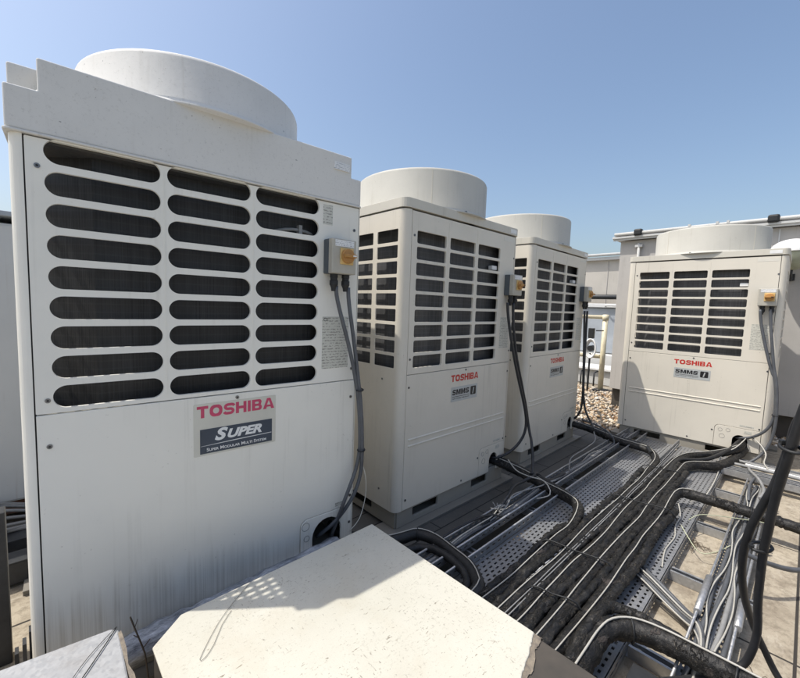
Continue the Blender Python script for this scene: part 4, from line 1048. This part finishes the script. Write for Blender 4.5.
PC = [(2.676, -1.6, -.06), (2.68, -.9, -.05), (2.68, -.4, .0), (2.682, -.052, .018), (2.682, .038, .022), (2.679, .12, .024), (2.676, .207, .026), (2.672, .30, .028), (2.664, .36, .030), (2.648, .408, .028), (2.60, .430, .018), (2.50, .436, .002), (2.38, .433, -.008)]
PC = to_box(PC, .432, -.012)
PD = [(1.37, -1.3, -.05), (1.38, -.8, -.02), (1.385, -.4, .02), (1.387, -.1, .032), (1.387, .054, .034), (1.386, .137, .036), (1.378, .23, .036), (1.355, .30, .034), (1.31, .345, .030), (1.25, .362, .020), (1.15, .368, .006), (1.05, .370, -.006)]
PD = to_box(PD, .371, -.010)
for pts, r, m, lab in ((P1, .024, 'foam_smooth', 'black insulated pipe arching from the nearest unit over the trays'),
                       (P2, .026, 'foam', 'black insulated pipe crossing from the second unit and bending into the bundle'),
                       (P3, .025, 'foam', 'black insulated pipe coming from the far end unit into the bundle'),
                       (P4, .027, 'foam', 'upper insulated pipe from the sunlit turned unit joining the bundle'),
                       (P5, .028, 'foam', 'lower insulated pipe bending round the tray corner from the turned unit'),
                       (PC, .027, 'foam', 'black insulated pipe leaving the bundle midway to cross the pale slabs'),
                       (PD, .034, 'foam', 'thick black insulated pipe turning off nearest the cream coated box')):
    pipe('insulated_pipe', pts, r, m, lab, 'pipe', G1, jit=.09 if m == 'foam' else .07)
SM = [(2.08, 1.30, .075)]
# thinner companions lying between the thick ones
for k, (y, x1, r, z) in enumerate(((.712, 1.85, .014, .004), (.655, 2.9, .016, .002), (.592, 3.05, .015, .004), (.530, 3.25, .016, .002), (.465, 3.1, .015, .002), (.400, 2.45, .017, .0), (.335, 1.22, .012, .01))):
    pts = [(x1 - .1 * i, y + .006 * math.sin(i * .9 + k), z + .003 * math.sin(i * 1.3 + 2 * k)) for i in range(int((x1 - .93) / .1) + 1)]
    if k == 6: continue
    names = ['innermost', 'second', 'third', 'fourth', 'fifth', 'outermost']
    pipe('insulated_pipe', pts, r, 'foam', '%s of the thin torn pipes between the thick black ones, from the wide tray' % names[k], 'pipe', 'thin pipes in the black bundle', jit=.42, seg=12)
pipe('insulated_pipe', [(1.10, .385, .02), (1.20, .392, .034), (1.273, .385, .045), (1.339, .386, .05), (1.388, .365, .05), (1.403, .325, .05), (1.412, .27, .045), (1.418, .1, .03), (1.42, -.2, .0), (1.42, -.9, -.06)], .018, 'foam', 'thin black pipe hugging the outside of the thickest bend', 'pipe', jit=.3, seg=12)
pipe('insulated_pipe', [(2.075, .745, .012), (2.125, .80, .015), (2.168, .86, .014), (2.190, .95, .02), (2.205, 1.06, .03), (2.213, 1.18, .045), (2.20, 1.32, .06)], .016, 'foam_smooth', 'thin black pipe beside the crossing pipe of the second unit', 'pipe', jit=.1, seg=12)
pipe('insulated_pipe', [(.93, 1.22, .02), (1.02, 1.125, .0), (1.12, 1.085, -.012), (1.20, 1.055, -.012), (1.232, .99, -.002), (1.228, .90, .0), (1.205, .82, -.004), (1.15, .775, -.01), (1.05, .765, -.02), (.926, .765, -.022)], .017, 'foam_smooth', 'thin black pipe inside the arch of the nearest unit\'s pipe', 'pipe', jit=.2, seg=12)
pipe('insulated_pipe', [(3.30, .70, .01), (3.42, .76, .012), (3.455, .85, .012), (3.465, .95, .015), (3.48, 1.08, .03), (3.49, 1.2, .045), (3.45, 1.4, .06)], .016, 'foam_smooth', 'thin black pipe beside the pipe of the far end unit', 'pipe', jit=.1, seg=12)
pipe('insulated_pipe', [(3.0, .535, .012), (3.2, .545, .012), (3.32, .53, .012), (3.40, .46, .012), (3.48, .40, .02), (3.60, .35, .04), (3.75, .31, .06), (3.90, .285, .085), (4.0, .27, .09)], .013, 'foam_smooth', 'thin grey black pipe between the two pipes of the turned unit', 'pipe', jit=.1, seg=12)

GW = 'white control cables on the black bundle'
def white(pts, lab, r=.0023, name='control_cable', mat='cable_white', grp=GW):
    pts = [(x + random.uniform(-.004, .004), y + random.uniform(-.0016, .0016), z - .001) for x, y, z in pts]
    b = MB(); b.tube(smooth_path(pts, .02), r, 7); return tag(b.build(name, mat), lab, 'cable', grp)
random.seed(21)
def over(P, up, sub=0, dy=0.): return [(x, y + dy, z + up) for x, y, z in P]
white(over(P1[2:], .024 + .004), 'white cable on the arching pipe of the nearest unit')
white(over(P2[1:], .026 + .004, dy=.006), 'white cable on the crossing pipe of the second unit')
white(over(P3[1:], .025 + .004, dy=.006), 'white cable on the pipe of the far end unit')
white(over(P4[2:], .027 + .004), 'white cable on the upper pipe of the turned unit')
white(over(P5[4:], .028 + .004), 'white cable on the lower pipe bending round the tray corner')
white(over(PC[8:], .027 + .004, dy=-.006), 'white cable on the bundle lane that leads to the midway pipe')
white(over(PD[1:], .034 + .005, dy=-.006), 'white cable over the thickest pipe bend beside the cream box', r=.0032)
for k in range(2):
    white([(3.7 - .15 * i, .592 + .010 * k + (.0 if i > 5 else (5 - i) * .002), .020 if i < 17 else .02) for i in range(19)], ['thin silver wire running straight along the bundle', 'second thin silver wire touching the straight silver one'][k], .0022, 'thin_wire', 'cable_light', 'thin wires on the bundle')

# grey cables and conduit in the narrow shaded tray
random.seed(4)
for k in range(5):
    pts = [(3.75 - .19 * i, .958 + .012 * k + random.uniform(-.008, .008), -.028 + .007 * (k % 2) + (.01 if i % 4 == 0 else 0)) for i in range(15)]
    b = MB(); b.tube(smooth_path(pts, .03), (.0042, .006, .0105, .005, .0036)[k], 8)
    tag(b.build('cable', ('cable_black', 'cable_grey', 'cable_light', 'cable_grey', 'cable_white')[k]), ['black cable nearest the wide tray, in the narrow shaded tray', 'slim grey cable beside the black one in the narrow shaded tray', 'thick pale grey conduit in the narrow shaded tray',
        'slim grey cable nearest the pavers in the narrow shaded tray', 'thin white cable in the narrow shaded tray'][k], 'cable', 'cables in the narrow shaded tray')
# looping cables round the second unit's pipe crossing
for k, (pts, r, m, lab) in enumerate((
    ([(1.55, .985, -.02), (1.70, .99, .0), (1.80, 1.0, .03), (1.93, 1.03, .05), (2.03, 1.035, .045), (2.13, 1.02, .055), (2.20, 1.03, .05), (2.30, 1.0, -.01), (2.5, .985, -.02)], .009, 'cable_black', 'thick black cable humped over the narrow tray under the crossing pipe'),
    ([(1.62, .975, -.01), (1.74, .965, .02), (1.85, .99, .04), (1.98, .985, .03), (2.10, .955, .03), (2.18, .96, .02), (2.33, .97, -.01)], .0038, 'cable_light', 'thin pale cable looping beside the humped black one'),
    ([(2.16, 1.20, .09), (2.12, 1.12, .06), (2.10, 1.03, .06), (2.13, .95, .05), (2.10, .90, .00), (2.0, .96, -.02)], .0034, 'cable_white', 'thin white cable looping off the pipe of the second unit'),
    ([(1.23, 1.05, -.03), (1.32, 1.01, .02), (1.48, .99, .035), (1.60, .985, .02), (1.68, .965, .0), (1.72, .93, -.01)], .006, 'cable_black', 'black cable arching in the narrow tray near the arching pipe'),
    ([(1.24, .98, -.02), (1.36, .97, .012), (1.50, .965, .02), (1.64, .975, .01), (1.73, .985, .03), (1.75, .965, .02)], .0028, 'cable_white', 'thin white cable arching in the narrow tray near the arching pipe'),
    ([(2.55, .98, -.01), (2.7, 1.03, .02), (2.95, 1.03, .03), (3.1, 1.02, .06), (3.18, 1.06, .10)], .0035, 'cable_light', 'pale cable rising from the narrow tray toward the far end unit'),
    ([(3.45, 1.25, .10), (3.38, 1.1, .10), (3.33, .99, .07), (3.34, .96, .0), (3.2, .97, -.02)], .007, 'cable_grey', 'grey cable dropping into the narrow tray at the far end unit'))):
    b = MB(); b.tube(smooth_path(pts, .02), r, 8); tag(b.build('cable', m), lab, 'cable')
# cut cable ends in a small tangle
b = MB()
for k in range(9):
    a = k * .7; p = Vector((1.70, .985, .0)); q = p + Vector((.04 * math.cos(a), .035 * math.sin(a), .02 + .01 * (k % 3)))
    b.tube([p, (p + q) / 2 + Vector((0, 0, .008)), q], .003, 6)
tag(b.build('cable_tangle', 'cable_light'), 'tangle of pale cut cable ends in the narrow shaded tray', 'cable tangle')

# narrow sunlit tray: grey cables and wavy white ones
random.seed(9)
for k in range(7):
    wh = k >= 4
    y0 = (.098, .118, .142, .165, .108, .133, .160)[k]
    pts = [(3.35 - .14 * i, y0 + (.010 if wh else .004) * math.sin(i * 1.35 + k * 2.1) + random.uniform(-.003, .003) , (-.032 if wh else -.045) + random.uniform(-.002, .003)) for i in range(16)]
    b = MB(); b.tube(smooth_path(pts, .02), .0028 if wh else .0085, 8)
    tag(b.build('cable', 'cable_white' if wh else 'cable_grey' if k != 1 else 'cable_light'),
        ['grey cable along the right rim of the narrow sunlit tray', 'pale grey cable second from the right rim of the narrow sunlit tray', 'grey cable in the middle of the narrow sunlit tray', 'grey cable along the left rim of the narrow sunlit tray',
         'rightmost of the wavy white cables in the narrow sunlit tray', 'middle one of the wavy white cables in the narrow sunlit tray', 'leftmost of the wavy white cables in the narrow sunlit tray'][k], 'cable', 'cables in the narrow sunlit tray')
for k, (r, m, dx, dz, lab) in enumerate(((.0085, 'cable_grey', 0, 0, 'nearest grey cable curving from the outer tray to the narrow sunlit tray'), (.0085, 'cable_light', .03, .002, 'middle grey cable curving from the outer tray to the narrow sunlit tray'),
                               (.008, 'cable_grey', .058, .0, 'farthest grey cable curving from the outer tray to the narrow sunlit tray'), (.0035, 'cable_white', .020, .014, 'white cable riding on the grey ones that curve out of the outer tray'),
                               (.0032, 'cable_white', -.022, .006, 'white cable on the near side of the curving grey ones'))):
    pts = [(1.80 + dx, .40, -.035 + dz), (1.75 + dx, .345, -.028 + dz), (1.725 + dx, .29, -.045 + dz), (1.69 + dx * .9, .224, -.06 + dz), (1.62 + dx * .8, .172, -.040 + dz), (1.50 + dx * .6, .145, -.028 + dz), (1.3 + dx * .3, .140, -.030 + dz)]
    b = MB(); b.tube(smooth_path(pts, .02), r, 8); tag(b.build('cable', m), lab, 'cable', 'cables curving into the narrow sunlit tray')
for pts, r, m, lab in (([(2.42, .33, -.01), (2.5, .30, .0), (2.56, .24, .0), (2.62, .17, -.005), (2.66, .08, .0), (2.68, -.05, .01), (2.75, -.25, .02), (2.8, -.6, -.09)], .002, 'cable_green', 'thin pale green cable crossing over the slabs from the outer tray'),
                       ([(2.30, .34, .0), (2.24, .30, -.02), (2.20, .25, -.05), (2.24, .20, -.04), (2.34, .16, -.03)], .002, 'cable_green', 'thin pale green loop on the slabs beside the outer tray'),
                       ([(2.05, .10, .09), (2.10, .04, .06), (2.22, -.05, .02), (2.4, -.17, .02), (2.7, -.4, .05), (2.9, -.8, -.09)], .010, 'cable_grey', 'grey cable bowing right from the upright black cables'),
                       ([(3.1, .11, -.03), (3.2, .10, -.01), (3.32, .13, .01), (3.42, .17, .015), (3.50, .19, .01), (3.66, .20, -.02)], .008, 'cable_light', 'pale grey cable end turning up at the long channels'),
                       ([(3.0, .15, -.03), (3.12, .16, .02), (3.26, .15, .03), (3.35, .16, -.03)], .007, 'cable_grey', 'grey cable hump at the far end of the narrow sunlit tray'),
                       ([(3.96, .25, .115), (3.86, .255, .11), (3.74, .29, .07), (3.66, .345, .03), (3.56, .348, -.01), (3.40, .334, -.036), (3.1, .327, -.040), (2.85, .335, -.041), (2.72, .37, -.03)], .0035, 'cable_white', 'white cable from the mouth of the turned unit along the sunlit tray edge'),
                       ([(3.62, .10, .0), (3.70, .13, .02), (3.80, .13, .06), (3.86, .17, .11), (3.93, .22, .13)], .004, 'cable_white', 'white cable curling below the right corner of the turned unit'),
                       ([(2.56, .40, .0), (2.48, .375, -.03), (2.36, .372, -.040), (2.24, .352, -.041), (2.08, .356, -.041), (1.93, .335, -.041)], .0032, 'cable_white', 'loose white cable in the outer tray beside the midway bend')):
    b = MB(); b.tube(smooth_path(pts, .02), r, 8); tag(b.build('cable', m), lab, 'cable')
# pale conduits lying on the long channels
for k, (x, y0, r, m) in enumerate(((3.62, .30, .011, 'cable_light'), (3.66, .22, .008, 'white'), (3.71, .26, .010, 'cable_light'), (3.75, .05, .008, 'cable_grey'))):
    b = MB(); b.tube(smooth_path([(x, y0 - .25 * i, -.012 + .004 * math.sin(i * 2 + k)) for i in range(11)], .05), r, 8)
    tag(b.build('conduit', m), ['pale conduit beside the middle long channel', 'white conduit between the two pale ones on the channels', 'pale conduit nearer the turned unit on the channels', 'short grey conduit closest to the turned unit'][k], 'conduit', 'conduits on the long channels')

# dark trunking beside the thick bend
b = MB(); b.box(1.10, 1.30, -1.2, .27, -.0985, -.035); b.box(1.095, 1.305, -1.2, .275, -.034, -.026)
tag(b.build('trunking', 'dark_metal', None, .004, 2), 'dark metal trunking below the thickest pipe bend', 'trunking')

# the two big black flexible cables rising at the right
V1 = [(1.12, -.50, -.085), (1.08, -.48, .3), (1.06, -.38, .8), (1.08, -.20, 1.02), (1.13, -.07, .96)] + [tuple(p) for p in PATH['v1']][:-1] + [(1.46, .055, .02), (1.40, .12, -.02), (1.28, .20, -.015)]
V2 = [(1.20, -.56, -.085), (1.16, -.54, .3), (1.12, -.42, .8), (1.13, -.22, .97), (1.17, -.07, .90)] + [tuple(p) for p in PATH['v2']][:9] + [(1.60, -.04, -.06), (1.57, -.12, -.078), (1.5, -.3, -.08), (1.45, -.8, -.08)]
for k, (V, r) in enumerate(((V1, .0094), (V2, .0094))):
    b = MB(); b.tube(smooth_path(V, .015), r, 18, jit=.04)
    tag(b.build('flexible_cable', 'cable_black'), ['thick black flexible cable arching at the right, the one nearer the camera', 'thick black flexible cable bowing out behind the nearer upright one'][k], 'cable', 'thick flexible cables at the right')

# isolator cables of each unit
for key, r, lab in (('c1a', .0075, 'left grey cable hanging from the switch of the nearest unit'), ('c1b', .0075, 'right grey cable hanging from the switch of the nearest unit'),
                    ('c2a', .0085, 'dark cable from the second unit\'s switch curving into its pipe mouth'), ('c2b', .0085, 'dark cable from the second unit\'s switch dropping to the narrow tray'),
                    ('c3a', .0085, 'dark cable from the far end unit\'s switch curving into its pipe mouth'), ('c3b', .0085, 'dark cable from the far end unit\'s switch dropping toward the tray'),
                    ('c4a', .0095, 'grey cable from the turned unit\'s switch curving into its pipe mouth'), ('c4b', .0095, 'grey cable from the turned unit\'s switch falling to the channels')):
    pts = [(PATH[key][0][0], PATH[key][0][1], PATH[key][0][2] + .03)] + PATH[key]; seq = [pts[0]]
    for i in range(1, len(pts) - 1):       # even out small kinks
        seq.append(tuple((pts[i - 1][a] + 2 * pts[i][a] + pts[i + 1][a]) / 4 for a in range(3)))
    seq.append(pts[-1])
    b = MB(); b.tube(smooth_path(seq, .02), r, 10); tag(b.build('power_cable', 'cable_grey' if key[1] in '14' else 'cable_black'), lab, 'cable', 'switch cables of the units')
b = MB(); b.tube(smooth_path([(.952, 1.16, .40), (.975, 1.16, .33), (.985, 1.17, .24), (.965, 1.18, .15), (.93, 1.2, .10)]), .0016, 6)
tag(b.build('thin_wire', 'sticker'), 'thin cream wire hanging at the right foot of the nearest unit', 'wire')

# cable ties
def tie(c, axis, ra, rb, lab, r=.0028, rot=0.):
    a = Vector(axis).normalized(); u = a.orthogonal().normalized(); w_ = a.cross(u)
    if abs(u.z) > abs(w_.z): u, w_ = w_, u
    pts = [Vector(c) + u * ra * math.cos(2 * PI * i / 20) + w_ * rb * math.sin(2 * PI * i / 20) for i in range(21)]
    b = MB(); b.tube(pts, r, 6, cap=False); b.cyl(Vector(c) + u * ra, r * 1.7, r * 2, 'z', 6)
    tag(b.build('cable_tie', 'rubber'), lab, 'cable tie', 'black cable ties')
tie((.936, 1.164, .69), (0, 0, 1), .021, .014, 'black tie round the two switch cables of the nearest unit, upper one')
tie((.946, 1.157, .45), (0, 0, 1), .020, .014, 'black tie round the two switch cables of the nearest unit, lower one')
tie((3.878, .108, .33), (0, 0, 1), .020, .016, 'black tie round the switch cables of the turned unit')
def near(V, i): return Vector(V[i])
tie((1.228, .0035, .735), (-.2, .05, .75), .022, .015, 'black tie high on the two thick flexible cables', .004)
tie((1.370, .036, .43), (-.2, .0, .75), .024, .016, 'black tie low on the two thick flexible cables', .004)
for k, (x, y0, y1, z) in enumerate(((1.62, .46, .70, .028), (1.30, .46, .60, .030), (2.32, .40, .66, .028), (2.95, .48, .66, .026))):
    b = MB(); b.tube(smooth_path([(x - .01, y1 + .03, -.01)] + [(x + .01 * i, y1 + (y0 - y1) * i / 4, z + .004 * (i % 2)) for i in range(5)] + [(x + .05, y0 - .03, -.01)], .02), .0032, 6)
    tag(b.build('bundle_strap', 'rubber'), ['black strap over the bundle level with the second unit\'s left half', 'black strap over the bundle just beyond the cream box', 'black strap over the bundle beyond the crossing pipe', 'black strap over the bundle near the turned unit'][k], 'strap', 'straps over the pipe bundle')
for (P, i, r) in ((PD, 4, .037), (PD, 7, .037), (P1, 5, .027), (P2, 3, .029), (P3, 3, .029), (PC, 5, .031)):
    c = Vector(P[i]); ax = Vector(P[i + 1]) - Vector(P[i - 1])
    tie(tuple(c), tuple(ax), r, r, {0: ''}.get(9, 'black tie round the %s' % {id(PD): 'thickest pipe bend', id(P1): 'arching pipe of the nearest unit', id(P2): 'crossing pipe of the second unit', id(P3): 'pipe of the far end unit', id(PC): 'midway pipe crossing the slabs'}[id(P)] + (', on its bend' if (P is PD and i == 7) else '')), .003)

# dry weeds and debris
random.seed(31)
for k, (cx, cy, n, lab) in enumerate(((2.36, .29, 14, 'dry brown weed tangle at the edge of the sunlit outer tray'), (1.62, -.05, 9, 'dry grass wisps by the foot of the thick flexible cables'))):
    b = MB()
    for i in range(n):
        a = random.uniform(0, 6.3); l = random.uniform(.04, .12)
        p = [(cx + random.uniform(-.02, .02), cy + random.uniform(-.02, .02), ZR + .002)]
        for j in range(1, 5): p.append((p[0][0] + math.cos(a + .3 * j * random.uniform(-1, 1)) * l * j / 4, p[0][1] + math.sin(a) * l * j / 4, ZR + .004 + .03 * math.sin(j / 4 * PI) * random.random()))
        b.tube(smooth_path(p, .01), .0012, 4)
    tag(b.build('dry_weed', 'wood'), lab, 'weed')

# ------------------------------------------------------------------ light, sky, camera
sun_dir = Vector((1, -.76, -2.25)).normalized()
sd = bpy.data.lights.new('sun', 'SUN'); sd.energy = 3.0; sd.angle = R_(.5); sd.color = (1, .955, .88)
so = bpy.data.objects.new('sun', sd); COL.objects.link(so); so.rotation_euler = sun_dir.to_track_quat('-Z', 'Y').to_euler()
so.location = (0, 0, 8)
W_ = bpy.data.worlds.new('World'); SC.world = W_; W_.use_nodes = True
nt = W_.node_tree; bg = nt.nodes['Background']
sk = nt.nodes.new('ShaderNodeTexSky'); sk.sky_type = 'NISHITA'; sk.sun_disc = False
sk.sun_elevation = math.asin(-sun_dir.z); sk.sun_rotation = math.atan2(-sun_dir.x, -sun_dir.y)
sk.air_density = 1.2; sk.dust_density = 3.7; sk.ozone_density = 2.3; sk.altitude = 60
nt.links.new(sk.outputs[0], bg.inputs[0]); bg.inputs[1].default_value = .132
cd = bpy.data.cameras.new('camera'); co = bpy.data.objects.new('camera', cd); COL.objects.link(co); SC.camera = co
cd.sensor_width = 36; cd.lens = 389.1995 / 800 * 36; cd.shift_x = 10.776 / 800; cd.shift_y = -.725 / 800
cd.clip_start = .02; cd.clip_end = 500
co.matrix_world = Matrix.Translation((0, 0, 1.0202)) @ Matrix.Rotation(-.74979, 4, 'Z') @ Matrix.Rotation(PI / 2 - .0839, 4, 'X') @ Matrix.Rotation(.0328, 4, 'Z')
SC.view_settings.view_transform = 'Standard'; SC.view_settings.look = 'None'; SC.view_settings.gamma = 1
SC.view_settings.use_curve_mapping = False
SC.view_settings.exposure = .45
SC.render.resolution_x = 1024; SC.render.resolution_y = 868
SC.cycles.max_bounces = 8
